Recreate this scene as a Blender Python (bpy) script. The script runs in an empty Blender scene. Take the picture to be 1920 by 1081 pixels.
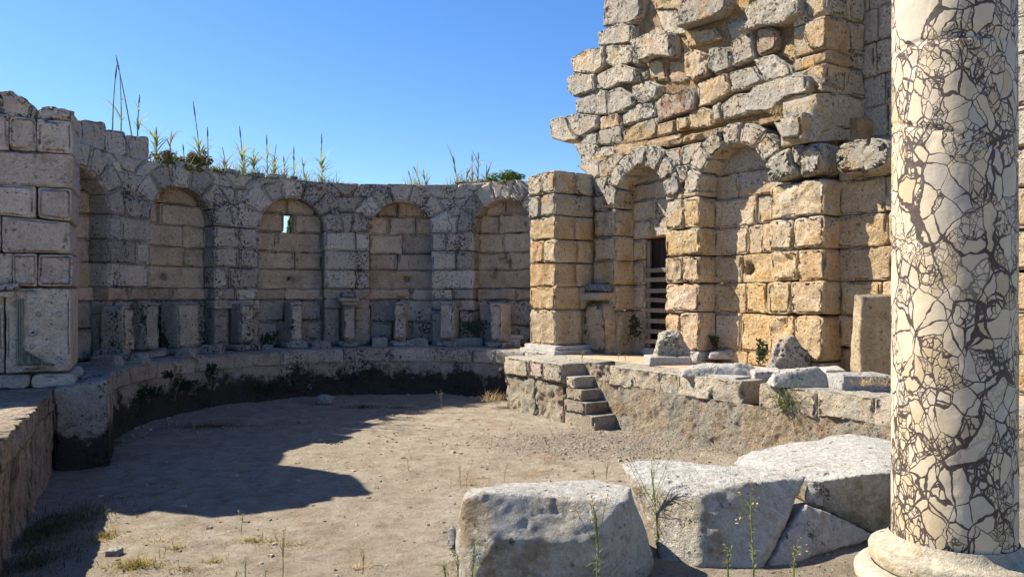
import bpy, bmesh, math, random
import numpy as np
from mathutils import Vector

random.seed(7)
S = bpy.context.scene
COL = S.collection

# ------------------------------------------------------------------ camera, sky, sun, exposure
FPX, U0, V0, EYE = 1400.0, 960.0, 553.0, 1.6
cam_d = bpy.data.cameras.new('camera')
cam_d.sensor_width = 36.0
cam_d.lens = 36.0 * FPX / 1920.0
cam_d.shift_y = (V0 - 540.5) / 1920.0
cam_d.clip_start, cam_d.clip_end = 0.05, 3000
cam = bpy.data.objects.new('camera', cam_d)
COL.objects.link(cam)
cam.location = (0, 0, EYE)
cam.rotation_euler = (math.radians(90), 0, 0)
S.camera = cam

SUN_AZ, SUN_EL = math.radians(20.5), math.radians(45.5)
SUN = Vector((-math.cos(SUN_AZ) * math.cos(SUN_EL), math.sin(SUN_AZ) * math.cos(SUN_EL), math.sin(SUN_EL)))
w = bpy.data.worlds.new('World')
S.world = w
w.use_nodes = True
nt = w.node_tree
for n in list(nt.nodes):
    nt.nodes.remove(n)
sky = nt.nodes.new('ShaderNodeTexSky')
sky.sky_type = 'NISHITA'
sky.sun_disc = False
sky.sun_elevation = SUN_EL
sky.sun_rotation = math.atan2(SUN.x, SUN.y)
sky.air_density = 1.0
sky.dust_density = 0.25
sky.ozone_density = 4.5
bg = nt.nodes.new('ShaderNodeBackground')
bg.inputs['Strength'].default_value = 0.080
wo = nt.nodes.new('ShaderNodeOutputWorld')
hs = nt.nodes.new('ShaderNodeHueSaturation')
hs.inputs['Saturation'].default_value = 1.22
hs.inputs['Hue'].default_value = 0.508
nt.links.new(sky.outputs[0], hs.inputs['Color'])
nt.links.new(hs.outputs[0], bg.inputs[0])
nt.links.new(bg.outputs[0], wo.inputs[0])

sl = bpy.data.lights.new('sun', 'SUN')
sl.energy = 5.0
sl.angle = math.radians(0.5)
sl.color = (1.0, 0.90, 0.74)
so = bpy.data.objects.new('sun', sl)
COL.objects.link(so)
so.rotation_euler = SUN.to_track_quat('Z', 'Y').to_euler()
so.location = SUN * 60

S.view_settings.view_transform = 'Standard'
S.view_settings.look = 'None'
S.view_settings.gamma = 1.0
S.view_settings.exposure = 1.28
S.view_settings.use_curve_mapping = False
S.render.engine = 'CYCLES'
S.cycles.use_denoising = True
S.cycles.max_bounces = 8
S.cycles.diffuse_bounces = 5

# ------------------------------------------------------------------ numpy noise
def _h(ix, iy, iz, seed):
    n = (ix * 374761393 + iy * 668265263 + iz * 2147483647 % 4294967291 + iz * 1274126177 + seed * 974634777) & 0xFFFFFFFF
    n = ((n ^ (n >> 13)) * 1274126177) & 0xFFFFFFFF
    n = n ^ (n >> 16)
    return (n & 0xFFFF) / 32767.5 - 1.0

def vnoise(p, seed=0):
    p = np.asarray(p, float)
    i = np.floor(p).astype(np.int64)
    f = p - i
    f = f * f * (3 - 2 * f)
    x, y, z = i[:, 0], i[:, 1], i[:, 2]
    fx, fy, fz = f[:, 0], f[:, 1], f[:, 2]
    def L(a, b, t): return a + (b - a) * t
    c = [_h(x + dx, y + dy, z + dz, seed) for dz in (0, 1) for dy in (0, 1) for dx in (0, 1)]
    return L(L(L(c[0], c[1], fx), L(c[2], c[3], fx), fy), L(L(c[4], c[5], fx), L(c[6], c[7], fx), fy), fz)

def fbm(p, octv=3, seed=0, gain=0.5):
    p = np.asarray(p, float)
    a, t, s = 0, 0, 1.0
    for k in range(octv):
        a = a + s * vnoise(p * (2.03 ** k) + 17.3 * k, seed + k)
        t += s
        s *= gain
    return a / t

# ------------------------------------------------------------------ object helpers
def empty(name, loc, label, cat, group=None):
    o = bpy.data.objects.new(name, None)
    o.empty_display_size = 0.2
    COL.objects.link(o)
    o.location = loc
    tag(o, label, cat, group)
    return o

def tag(o, label=None, cat=None, group=None, kind=None):
    if label: o['label'] = label
    if cat: o['category'] = cat
    if group: o['group'] = group
    if kind: o['kind'] = kind
    return o

def mesh_obj(name, verts, faces, mat, parent=None, smooth=True, origin=None, kind=None):
    """link one mesh given world-space vertices; its origin goes to the base centre of its box"""
    v = np.asarray(verts, float)
    if origin is None:
        lo, hi = v.min(0), v.max(0)
        origin = np.array([(lo[0] + hi[0]) / 2, (lo[1] + hi[1]) / 2, lo[2]])
    origin = np.asarray(origin, float)
    me = bpy.data.meshes.new(name)
    me.from_pydata((v - origin).tolist(), [], faces)
    if smooth:
        me.polygons.foreach_set('use_smooth', [True] * len(me.polygons))
    mats = mat if isinstance(mat, (list, tuple)) else [mat]
    for m in mats:
        me.materials.append(m)
    o = bpy.data.objects.new(name, me)
    COL.objects.link(o)
    place(o, origin, parent)
    if kind: o['kind'] = kind
    return o

def world_loc(o):
    p = np.array(o.location)
    while o.parent:
        o = o.parent
        p = p + np.array(o.location)
    return p

def place(o, origin, parent):
    if parent is not None:
        o.parent = parent
        o.location = np.asarray(origin) - world_loc(parent)
    else:
        o.location = origin

# ------------------------------------------------------------------ photograph geometry -> places
def at_depth(u, v, y):
    return np.array([(u - U0) / FPX * y, y, EYE + (V0 - v) / FPX * y])

def on_level(u, v, z=0.0):
    y = (EYE - z) * FPX / (v - V0)
    return np.array([(u - U0) / FPX * y, y, z])

TH = math.radians(33)
AX = np.array([-math.sin(TH), math.cos(TH)])     # along the hall, away from the viewer
BX = np.array([math.cos(TH), math.sin(TH)])      # across the hall, towards the right wall
A0, BW = 16.3, 13.3
FLOOR = -1.35

def ab(a, b, z):
    return np.stack([a * AX[0] + b * BX[0], a * AX[1] + b * BX[1], z], -1)

def map_right(s, d, z):                # right wall: s towards the viewer, d into the wall
    return ab(A0 - np.asarray(s, float), BW + np.asarray(d, float), np.asarray(z, float))

def right_px(u, v, d=0.0):
    k = (u - U0) / FPX
    y = (BW + d) / (k * BX[0] + BX[1])
    return (A0 - (AX[0] * k * y + AX[1] * y), EYE + (V0 - v) / FPX * y)

def right_s(u, d=0.0):
    return right_px(u, V0, d)[0]

CX, CY, RW, RB = -3.3, 17.2, 6.75, 5.25
def map_apse(s, d, z):                 # s = arc length to the right from the niche centred at 92.3 deg
    th = math.radians(92.3) - np.asarray(s, float) / RW
    r = RW + np.asarray(d, float)
    return np.stack([CX + r * np.cos(th), CY + r * np.sin(th), np.asarray(z, float)], -1)

def apse_at(u, r=RW):
    k = (u - U0) / FPX
    aa, bb, cc = k * k + 1, -2 * (k * CX + CY), CX * CX + CY * CY - r * r
    y = (-bb + math.sqrt(bb * bb - 4 * aa * cc)) / (2 * aa)
    th = math.atan2(y - CY, k * y - CX) % (2 * math.pi)
    return (math.radians(92.3) - th) * RW, y

TL = math.radians(26)
AL = np.array([-math.sin(TL), math.cos(TL)])
BL = np.array([math.cos(TL), math.sin(TL)])
PC = np.array([-7.82, 13.26])           # front right corner of the left pier
def map_left(s, d, z):                 # left pier front: s to the right, d away
    s, d, z = (np.asarray(q, float) for q in (s, d, z))
    return np.stack([PC[0] + s * BL[0] + d * AL[0], PC[1] + s * BL[1] + d * AL[1], z], -1)

# ------------------------------------------------------------------ one stone: any convex outline, worn and rounded
BLOCKS = [0]
def block(poly, d0, d1, mp, parent, mat, name='stone_block', rc=.035, amp=.014, e=.018, h=.062, tilt=.02,
          gap=.009, hole=None, back=False, freq=3.0, chip=1.0, seed=None):
    P = np.array(poly, float)
    x, y = P[:, 0], P[:, 1]
    rj = random.Random(BLOCKS[0] * 7 + 1)
    if name == 'stone_block' and not back:
        P = P + np.array([(rj.gauss(0, .008), rj.gauss(0, .006)) for _ in P])
        amp *= rj.uniform(.75, 1.4)
        if rj.random() < .10: amp *= 1.6; d0 = d0 + .03; rc = rc * 1.6
        x, y = P[:, 0], P[:, 1]
    if np.sum(x * np.roll(y, -1) - np.roll(x, -1) * y) < 0:
        P = P[::-1]
    BLOCKS[0] += 1
    sd = BLOCKS[0]
    rnd = random.Random(sd * 13 + 5)
    c = P.mean(0)
    L = np.linalg.norm(P - c, axis=1, keepdims=True)
    P = P + (c - P) / np.maximum(L, 1e-6) * np.minimum(gap * 1.4 * (.6 + .9 * rnd.random()), L * .2)
    n = len(P)
    per = []
    for i in range(n):
        p, a, b = P[i], P[i - 1], P[(i + 1) % n]
        la, lb = np.linalg.norm(a - p), np.linalg.norm(b - p)
        ca = np.dot(a - p, b - p) / (la * lb + 1e-9)
        r = min(rc * (.5 + rnd.random()), .38 * min(la, lb))
        if ca < -.9: r *= .3
        p1, p2 = p + (a - p) / la * r, p + (b - p) / lb * r
        per += [p1, .25 * p1 + .5 * p + .25 * p2, p2]
    out = []
    m = len(per)
    for i in range(m):
        a, b = per[i], per[(i + 1) % m]
        k = max(1, int(round(np.linalg.norm(b - a) / h)))
        for j in range(k):
            out.append(a + (b - a) * j / k)
    Q = np.array(out)
    ctr = Q.mean(0)
    if hole: ctr = np.array(hole[:2], float)
    N = len(Q)
    V = Q - ctr
    ext = np.linalg.norm(V, axis=1)
    em = max(ext.mean(), .05)
    e = min(e, em * .3)
    rings = []                                    # (scale per vertex, depth, weight of edge wear)
    if hole:
        hr, hd = hole[2], hole[3]
        sc = np.minimum(hr / ext, .6)
        rings += [(sc * .75, hd, 0.), (sc * .9, hd * .3, 0.), (sc, .01, .3), ((sc + 1) / 2, 0., .2)]
    else:
        nr_ = int(min(9, max(2, round(em / (h * 1.15)))))
        rings += [(np.full(N, (k + 1) / (nr_ + .6)), 0., .1 if k else 0.) for k in range(nr_)]
    rings += [(1 - e * 2.6 / np.maximum(ext, .04), 0., .35), (1 - e * 1.3 / np.maximum(ext, .04), 0., .7), (1 - e * .45 / np.maximum(ext, .04), e * .3, 1.), (np.ones(N), e * 1.05, .5)]
    depth = d1 - d0
    nd = int(min(8, max(1, math.ceil((depth - e) / .2))))
    for k in range(1, nd + 1):
        rings.append((np.ones(N), e + (depth - e) * k / nd, .15 if k < nd else 0.))
    pts = [ctr[None, :]]
    dep = [np.array([hole[3] if hole else 0.])]
    wgt = [np.array([0.])]
    isf = [np.array([1.])]
    for sc, dd, wt in rings:
        sc = np.clip(sc, .02, 1)[:, None]
        pts.append(ctr + V * sc)
        dep.append(np.full(N, dd))
        wgt.append(np.full(N, wt))
        isf.append(np.full(N, 1. if dd <= e * 1.06 else 0.))
    pts, dep, wgt, isf = np.concatenate(pts), np.concatenate(dep), np.concatenate(wgt), np.concatenate(isf)
    if seed is not None: sd = seed
    t1, t2 = rnd.uniform(-tilt, tilt), rnd.uniform(-tilt, tilt)
    off = rnd.uniform(-tilt, tilt) * .6
    W = mp(pts[:, 0], d0 + dep, pts[:, 1])
    n1 = fbm(W * freq, 3, sd)
    n2 = vnoise(W * freq * 2.7, sd + 50) * min(1., max(.1, 1.3 - freq * 2.7 * h))
    n3 = fbm(W * freq * 1.7 + 9, 2, sd + 90)
    n4 = vnoise(W * freq * 5.1, sd + 70) * min(1., max(0., 1.5 - freq * 5.1 * h))
    chipd = np.maximum(0, n3 - .05) * wgt * amp * 4.5 * chip
    d = d0 + dep + isf * (off + t1 * (pts[:, 0] - ctr[0]) + t2 * (pts[:, 1] - ctr[1]) + amp * (1.35 * n1 + .75 * n2 + .45 * n4)) + chipd
    rad = 1 + (amp * (1.0 * n1 + .7 * n2 + .4 * n4) * (wgt > .12) - chipd * .5) / np.maximum(np.linalg.norm(pts - ctr, axis=1), .08)
    pts2 = ctr + (pts - ctr) * np.clip(rad, .7, 1.25)[:, None]
    W = mp(pts2[:, 0], d, pts2[:, 1])
    F = [(0, 1 + i, 1 + (i + 1) % N) for i in range(N)]
    for r in range(len(rings) - 1):
        a0, b0 = 1 + r * N, 1 + (r + 1) * N
        F += [(a0 + i, b0 + i, b0 + (i + 1) % N, a0 + (i + 1) % N) for i in range(N)]
    if back:
        b0 = 1 + (len(rings) - 1) * N
        F.append(tuple(b0 + i for i in range(N - 1, -1, -1)))
    return mesh_obj(name, W, F, mat, parent)

def rect(s0, s1, z0, z1):
    return [(s0, z0), (s1, z0), (s1, z1), (s0, z1)]

def row(cuts, z0, z1, d0, d1, mp, parent, mat, **k):
    for a, b in zip(cuts[:-1], cuts[1:]):
        j = k.pop('jit', .012) if 'jit' in k else .012
        block(rect(a, b, z0 + random.uniform(-j, j) * .5, z1 + random.uniform(-j, j) * .5), d0, d1, mp, parent, mat, **k)

def split(a, b, w, var=.3):
    n = max(1, int(round((b - a) / w)))
    ws = [1 + random.uniform(-var, var) for _ in range(n)]
    t = sum(ws)
    out = [a]
    for q in ws:
        out.append(out[-1] + q / t * (b - a))
    out[-1] = b
    return out

# rock from a convex hull of points, remeshed, worn
def rock_mesh(pts, voxel=.04, amp=.02, freq=4., seed=0, smooth=1, chips=1.0):
    bm = bmesh.new()
    vs = [bm.verts.new(p) for p in pts]
    r = bmesh.ops.convex_hull(bm, input=vs)
    junk = list({g for g in r['geom_interior'] + r['geom_unused'] if isinstance(g, bmesh.types.BMVert)})
    if junk: bmesh.ops.delete(bm, geom=junk, context='VERTS')
    me = bpy.data.meshes.new('tmp')
    bm.to_mesh(me)
    bm.free()
    o = bpy.data.objects.new('tmp', me)
    COL.objects.link(o)
    m = o.modifiers.new('r', 'REMESH')
    m.mode = 'VOXEL'
    m.voxel_size = voxel
    if smooth:
        s = o.modifiers.new('s', 'SMOOTH')
        s.factor = .5
        s.iterations = smooth
    dg = bpy.context.evaluated_depsgraph_get()
    ev = o.evaluated_get(dg)
    m2 = ev.to_mesh()
    V = np.empty(len(m2.vertices) * 3)
    m2.vertices.foreach_get('co', V)
    V = V.reshape(-1, 3)
    Nn = np.empty(len(m2.vertices) * 3)
    m2.vertices.foreach_get('normal', Nn)
    Nn = Nn.reshape(-1, 3)
    F = [tuple(p.vertices) for p in m2.polygons]
    ev.to_mesh_clear()
    bpy.data.objects.remove(o)
    bpy.data.meshes.remove(me)
    n1 = fbm(V * freq, 3, seed)
    n2 = fbm(V * freq * 3.3, 3, seed + 7)
    rid = -np.maximum(0, n2 - .15) * 1.4 * chips
    V = V + Nn * (amp * (1.3 * n1 + .5 * n2 + rid))[:, None]
    return V, F

def rock(name, pts, mat, voxel=.04, amp=.02, freq=4., seed=0, parent=None, smooth=1, chips=1.0, label=None, cat=None, group=None, origin=None, flute=None):
    V, F = rock_mesh(pts, voxel, amp, freq, seed, smooth, chips)
    if flute:
        fd, per_, fa = flute
        V[:, 2] += fa * np.abs(np.sin((V[:, 0] * fd[0] + V[:, 1] * fd[1] + .6 * V[:, 2]) * math.pi / per_)) - fa
    o = mesh_obj(name, V, F, mat, parent, origin=origin)
    if label: tag(o, label, cat, group)
    return o

# ------------------------------------------------------------------ materials
class NB:
    def __init__(s, name):
        s.m = bpy.data.materials.new(name)
        s.m.use_nodes = True
        s.t = s.m.node_tree
        s.t.nodes.clear()
        s.geo = s.t.nodes.new('ShaderNodeNewGeometry')
        s.oi = s.t.nodes.new('ShaderNodeObjectInfo')
    def lk(s, v, sock):
        if isinstance(v, (int, float)): sock.default_value = v
        elif isinstance(v, (tuple, list)):
            sock.default_value = tuple(v) + ((1,) if len(v) == 3 and sock.type == 'RGBA' else ())
        else: s.t.links.new(v, sock)
    def math(s, op, a, b=0., c=None, clamp=False):
        n = s.t.nodes.new('ShaderNodeMath')
        n.operation = op
        n.use_clamp = clamp
        s.lk(a, n.inputs[0]); s.lk(b, n.inputs[1])
        if c is not None: s.lk(c, n.inputs[2])
        return n.outputs[0]
    def vm(s, op, a, b):
        n = s.t.nodes.new('ShaderNodeVectorMath')
        n.operation = op
        s.lk(a, n.inputs[0]); s.lk(b, n.inputs[1])
        return n.outputs[0]
    def scale(s, a, f):
        n = s.t.nodes.new('ShaderNodeVectorMath')
        n.operation = 'SCALE'
        s.lk(a, n.inputs[0]); s.lk(f, n.inputs[3])
        return n.outputs[0]
    def noise(s, vec, scale, detail=4, rough=.6, dist=0., col=False):
        n = s.t.nodes.new('ShaderNodeTexNoise')
        s.lk(vec, n.inputs['Vector'])
        n.inputs['Scale'].default_value = scale
        n.inputs['Detail'].default_value = detail
        n.inputs['Roughness'].default_value = rough
        n.inputs['Distortion'].default_value = dist
        return n.outputs[1 if col else 0]
    def vor(s, vec, scale, feat='F1', rnd=1.):
        n = s.t.nodes.new('ShaderNodeTexVoronoi')
        n.feature = feat
        s.lk(vec, n.inputs['Vector'])
        n.inputs['Scale'].default_value = scale
        n.inputs['Randomness'].default_value = rnd
        return n
    def ramp(s, f, stops):
        n = s.t.nodes.new('ShaderNodeValToRGB')
        el = n.color_ramp.elements
        while len(el) < len(stops): el.new(.5)
        for q, (p, c) in zip(el, stops):
            q.position = p
            q.color = tuple(c) + (1,) if len(c) == 3 else c
        s.lk(f, n.inputs[0])
        return n.outputs[0]
    def ss(s, f, a, b):
        n = s.t.nodes.new('ShaderNodeMapRange')
        n.interpolation_type = 'SMOOTHSTEP'
        s.lk(f, n.inputs[0])
        n.inputs[1].default_value, n.inputs[2].default_value = a, b
        n.inputs[3].default_value, n.inputs[4].default_value = 0., 1.
        return n.outputs[0]
    def mix(s, f, a, b, mode='MIX'):
        n = s.t.nodes.new('ShaderNodeMix')
        n.data_type = 'RGBA'
        n.blend_type = mode
        s.lk(f, n.inputs[0]); s.lk(a, n.inputs[6]); s.lk(b, n.inputs[7])
        return n.outputs[2]
    def hsv(s, c, h=.5, sat=1., v=1.):
        n = s.t.nodes.new('ShaderNodeHueSaturation')
        s.lk(h, n.inputs[0]); s.lk(sat, n.inputs[1]); s.lk(v, n.inputs[2]); s.lk(c, n.inputs[4])
        return n.outputs[0]
    def sep(s, v):
        n = s.t.nodes.new('ShaderNodeSeparateXYZ')
        s.lk(v, n.inputs[0])
        return n.outputs
    def wn(s, w):
        n = s.t.nodes.new('ShaderNodeTexWhiteNoise')
        n.noise_dimensions = '1D'
        s.lk(w, n.inputs['W'])
        return n.outputs[0]
    def out(s, col, rough=.9, bump=None, dist=.02, strength=1., spec=.15, trans=None):
        p = s.t.nodes.new('ShaderNodeBsdfPrincipled')
        s.lk(col, p.inputs['Base Color']); s.lk(rough, p.inputs['Roughness'])
        p.inputs['Specular IOR Level'].default_value = spec
        if bump is not None:
            b = s.t.nodes.new('ShaderNodeBump')
            b.inputs['Distance'].default_value = dist
            b.inputs['Strength'].default_value = strength
            s.lk(bump, b.inputs['Height'])
            s.t.links.new(b.outputs[0], p.inputs['Normal'])
        o = s.t.nodes.new('ShaderNodeOutputMaterial')
        if trans:
            tr = s.t.nodes.new('ShaderNodeBsdfTranslucent')
            s.lk(col, tr.inputs[0])
            mx = s.t.nodes.new('ShaderNodeMixShader')
            mx.inputs[0].default_value = trans
            s.t.links.new(p.outputs[0], mx.inputs[1]); s.t.links.new(tr.outputs[0], mx.inputs[2])
            s.t.links.new(mx.outputs[0], o.inputs[0])
        else:
            s.t.links.new(p.outputs[0], o.inputs[0])
        return s.m

def stone(name, cols, crust=(.33, .32, .28), crust_amt=.4, crust_z=None, dark_amt=.3, light_amt=.2, pits=.5,
          orange=None, orange_amt=0., bump=.035, stain=None, dark=(.030, .030, .033), light=(.42, .42, .40), vary=.22, speck=1.0, dripping=0.):
    b = NB(name)
    pos = b.geo.outputs['Position']
    rnd = b.oi.outputs['Random']
    r2, r3 = b.wn(b.math('MULTIPLY', rnd, 91.7)), b.wn(b.math('MULTIPLY', rnd, 37.1))
    cb = b.t.nodes.new('ShaderNodeCombineXYZ')
    b.lk(b.math('MULTIPLY', rnd, 60.), cb.inputs[0]); b.lk(b.math('MULTIPLY', r2, 60.), cb.inputs[1]); b.lk(b.math('MULTIPLY', r3, 60.), cb.inputs[2])
    vec = b.vm('ADD', pos, cb.outputs[0])
    big = b.noise(pos, .8, 4, .6)
    mid = b.noise(vec, 3.2, 6, .65)
    midc = b.math('ADD', b.math('MULTIPLY', b.noise(pos, 1.9, 7, .68), .65), b.math('MULTIPLY', mid, .35))
    fine = b.noise(vec, 17, 7, .72)
    grit = b.noise(vec, 60, 5, .75)
    col = b.ramp(midc, [(.34, cols[0]), (.5, cols[1]), (.66, cols[2])])
    if orange:
        of = b.math('MULTIPLY', b.ss(b.noise(pos, 1.5, 6, .66), .62 - .25 * orange_amt, .72 - .2 * orange_amt), b.ss(r3, -.4, .5))
        col = b.mix(of, col, orange)
    col = b.mix(b.math('MULTIPLY', b.ss(fine, .47, .64), .42), col, b.hsv(col, .5, 1., .5))
    col = b.mix(b.math('MULTIPLY', b.ss(grit, .5, .7), .4), col, b.hsv(col, .5, .85, 1.5))
    up = b.sep(b.geo.outputs['Normal'])[2]
    zz = b.sep(pos)[2]
    cf = b.math('ADD', b.math('MULTIPLY', big, .9), b.math('MULTIPLY', mid, .7))
    cf = b.math('ADD', cf, b.math('MULTIPLY', up, .28))
    cf = b.math('ADD', cf, b.math('MULTIPLY', b.math('SUBTRACT', r2, .5), .22))
    if crust_z:
        cf = b.math('ADD', cf, b.math('MULTIPLY', b.math('SUBTRACT', zz, crust_z[0]), crust_z[1]))
    cf = b.ss(cf, 1.12 - .65 * crust_amt, 1.34 - .65 * crust_amt)
    col = b.mix(b.math('MULTIPLY', cf, .85), col, b.mix(b.ss(fine, .35, .65), b.hsv(crust, .5, 1., .62), crust))
    # lichen specks, light then dark
    lf = b.ss(b.noise(vec, 21 * speck, 6, .7), .66 - .22 * light_amt, .70 - .20 * light_amt)
    col = b.mix(b.math('MULTIPLY', lf, .7 * min(1., light_amt * 2)), col, light)
    dm = b.t.nodes.new('ShaderNodeMapping')
    b.lk(pos, dm.inputs[0])
    dm.inputs['Scale'].default_value = (1.6, 1.6, .38)
    dmod = b.math('ADD', b.math('MULTIPLY', b.math('SUBTRACT', b.noise(pos, 1.1, 4, .6), .5), .42), b.math('MULTIPLY', b.math('SUBTRACT', b.noise(dm.outputs[0], 1., 5, .62), .5), .30))
    df = b.ss(b.math('ADD', b.noise(vec, 13 * speck, 8, .74), dmod), .70 - .24 * dark_amt, .72 - .24 * dark_amt)
    df = b.math('MULTIPLY', df, b.math('ADD', .35, b.math('MULTIPLY', cf, .65))) if dark_amt < .5 else df
    col = b.mix(b.math('MULTIPLY', df, .88), col, dark)
    col = b.hsv(col, b.math('ADD', .5, b.math('MULTIPLY', b.math('SUBTRACT', r3, .5), .012)),
                b.math('ADD', .85, b.math('MULTIPLY', r2, .3)), b.math('ADD', 1 - vary, b.math('MULTIPLY', rnd, 2 * vary)))
    if stain:                                    # black water and algae stain: colour, z level, soft width
        sc, z0, wd = stain
        sf = b.math('ADD', b.math('MULTIPLY', b.math('SUBTRACT', z0, zz), 1. / wd), b.math('MULTIPLY', b.math('SUBTRACT', b.noise(pos, 1.6, 6, .7), .5), 7.5))
        sf = b.math('ADD', sf, b.math('MULTIPLY', b.math('SUBTRACT', b.noise(pos, 16, 5, .7), .5), 1.4))
        col = b.mix(b.math('MULTIPLY', b.ss(sf, -.35, .75), .9), col, sc)
    if dripping:
        pv = b.t.nodes.new('ShaderNodeMapping')
        b.lk(pos, pv.inputs[0])
        pv.inputs['Scale'].default_value = (7, 7, .55)
        dr = b.noise(pv.outputs[0], 1., 5, .62)
        col = b.mix(b.math('MULTIPLY', b.ss(dr, .5, .66), dripping), col, b.hsv(col, .5, .7, .28))
        col = b.mix(b.math('MULTIPLY', b.ss(dr, .46, .3), dripping * .7), col, b.hsv(col, .49, 1.15, 1.5))
    wv = b.vm('ADD', vec, b.scale(b.noise(vec, 9, 3, .6, col=True), .08))
    v, v2, v0 = b.vor(wv, 15.), b.vor(wv, 38.), b.vor(wv, 7.)
    patch = b.ss(b.noise(vec, 2.6, 3, .6), .36, .62)
    pf = b.math('MULTIPLY', b.math('SUBTRACT', 1., b.ss(v.outputs['Distance'], .08, .36)), b.ss(b.sep(v.outputs['Color'])[0], 1. - .5 * pits, 1.02 - .45 * pits))
    pg = b.math('MULTIPLY', b.math('SUBTRACT', 1., b.ss(v2.outputs['Distance'], .10, .42)), b.ss(b.sep(v2.outputs['Color'])[1], 1. - .75 * pits, 1.02 - .7 * pits))
    pf = b.math('MAXIMUM', pf, b.math('MULTIPLY', b.math('MULTIPLY', pg, .75), patch))
    ph = b.math('MULTIPLY', b.math('SUBTRACT', 1., b.ss(v0.outputs['Distance'], .06, .30)), b.ss(b.sep(v0.outputs['Color'])[2], 1. - .30 * pits, 1.02 - .28 * pits))
    pf = b.math('MAXIMUM', pf, ph)
    col = b.mix(b.math('MULTIPLY', pf, .75), col, b.hsv(col, .5, 1., .18))  # pits darkened in the base colour, painting in the shadow inside them
    mid2 = b.noise(vec, 7.5, 8, .72)
    rid = b.math('ABSOLUTE', b.math('SUBTRACT', b.noise(vec, 11, 6, .7, .4), .5))
    col = b.mix(b.math('MULTIPLY', b.math('SUBTRACT', 1., b.ss(rid, .0, .045)), .35), col, b.hsv(col, .5, .95, .4))
    hgt = b.math('ADD', b.math('MULTIPLY', mid, .5), b.math('MULTIPLY', fine, .8))
    hgt = b.math('ADD', hgt, b.math('MULTIPLY', mid2, .8))
    hgt = b.math('ADD', hgt, b.math('MULTIPLY', b.math('MINIMUM', rid, .08), 1.2))
    hgt = b.math('ADD', hgt, b.math('MULTIPLY', grit, .25))
    hgt = b.math('SUBTRACT', hgt, b.math('MULTIPLY', pf, .45))
    bump *= 1.5
    return b.out(col, .95, hgt, bump, 1., .08)

M_APSE = stone('lichen_limestone', [(.38, .315, .245), (.54, .465, .385), (.63, .56, .48)], crust=(.57, .525, .47), crust_amt=.7, dark_amt=.58, light_amt=.38, pits=.5, speck=1.15, light=(.64, .625, .60), dark=(.055, .054, .055))
M_NICHE = stone('brown_niche_limestone', [(.40, .30, .21), (.55, .44, .33), (.64, .54, .43)], crust=(.54, .485, .42), crust_amt=.3, dark_amt=.36, light_amt=.25, pits=.4, orange=(.30, .18, .10), orange_amt=.2, vary=.14)
M_LOWER = stone('stained_limestone', [(.32, .265, .21), (.48, .415, .35), (.57, .51, .45)], crust=(.43, .41, .385), crust_amt=.45, dark_amt=.52, light_amt=.3, pits=.5, stain=((.035, .034, .03), .05, .35), vary=.18)
M_LEFT = stone('pale_grey_limestone', [(.40, .335, .27), (.57, .50, .425), (.65, .59, .515)], crust=(.58, .55, .51), crust_amt=.6, dark_amt=.47, light_amt=.3, pits=.45, crust_z=(4.2, .12), speck=1.0, vary=.12)
M_GOLD = stone('golden_limestone', [(.53, .36, .20), (.68, .51, .315), (.77, .625, .44)], crust=(.66, .61, .52), crust_amt=.34, crust_z=(2.9, .20), dark_amt=.36, light_amt=.1, pits=1.0, orange=(.62, .40, .19), orange_amt=.35, bump=.05, vary=.11)
M_UPPER = stone('weathered_golden_stone', [(.48, .38, .26), (.61, .52, .395), (.69, .615, .495)], crust=(.56, .54, .48), crust_amt=.70, dark_amt=.52, light_amt=.25, pits=.8, orange=(.62, .39, .17), orange_amt=.42, bump=.055, vary=.12)
M_ORANGE = stone('ochre_core_stone', [(.46, .32, .18), (.60, .45, .275), (.69, .555, .38)], crust=(.56, .53, .46), crust_amt=.45, dark_amt=.34, light_amt=.1, pits=.8, orange=(.58, .35, .15), orange_amt=.45, bump=.055, vary=.12)
M_RED = stone('reddish_stone', [(.34, .215, .145), (.46, .32, .22), (.55, .43, .33)], crust=(.55, .51, .45), crust_amt=.6, dark_amt=.5, light_amt=.1, pits=.7, bump=.055)
M_RUBBLE = stone('mortar_rubble', [(.40, .27, .155), (.54, .40, .25), (.62, .49, .34)], crust=(.36, .32, .26), crust_amt=.3, dark_amt=.3, light_amt=.1, pits=.9, bump=.07)
M_BENCH = stone('algae_black_limestone', [(.30, .255, .205), (.45, .395, .34), (.53, .48, .43)], crust=(.47, .45, .42), crust_amt=.5, dark_amt=.52, light_amt=.35, pits=.5, stain=((.026, .025, .021), -.62, .30), vary=.12)
M_SPUR = stone('black_stained_block', [(.25, .21, .165), (.38, .33, .275), (.46, .41, .355)], crust=(.40, .38, .35), crust_amt=.5, dark_amt=.58, light_amt=.35, pits=.6, stain=((.028, .027, .023), -.50, .42))
M_LBENCH = stone('streaked_plaster', [(.255, .20, .145), (.375, .305, .23), (.47, .40, .315)], crust=(.36, .32, .26), crust_amt=.2, dark_amt=.45, light_amt=.15, pits=.7, dripping=.85, stain=((.05, .042, .03), -1.5, .4))
M_CONC = stone('roman_concrete', [(.45, .36, .25), (.60, .50, .375), (.69, .605, .475)], crust=(.55, .53, .465), crust_amt=.5, dark_amt=.32, light_amt=.25, pits=.8, orange=(.46, .29, .15), orange_amt=.3, bump=.09)
M_COPING = stone('sandy_coping', [(.45, .36, .25), (.58, .485, .365), (.66, .58, .455)], crust=(.54, .515, .45), crust_amt=.5, dark_amt=.30, light_amt=.15, pits=.6, bump=.05, vary=.1)
M_FRAG = stone('grey_marble_fragment', [(.40, .38, .345), (.54, .52, .485), (.62, .61, .585)], crust=(.52, .51, .48), crust_amt=.5, dark_amt=.34, light_amt=.25, pits=.25, bump=.03, vary=.1)
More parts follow.
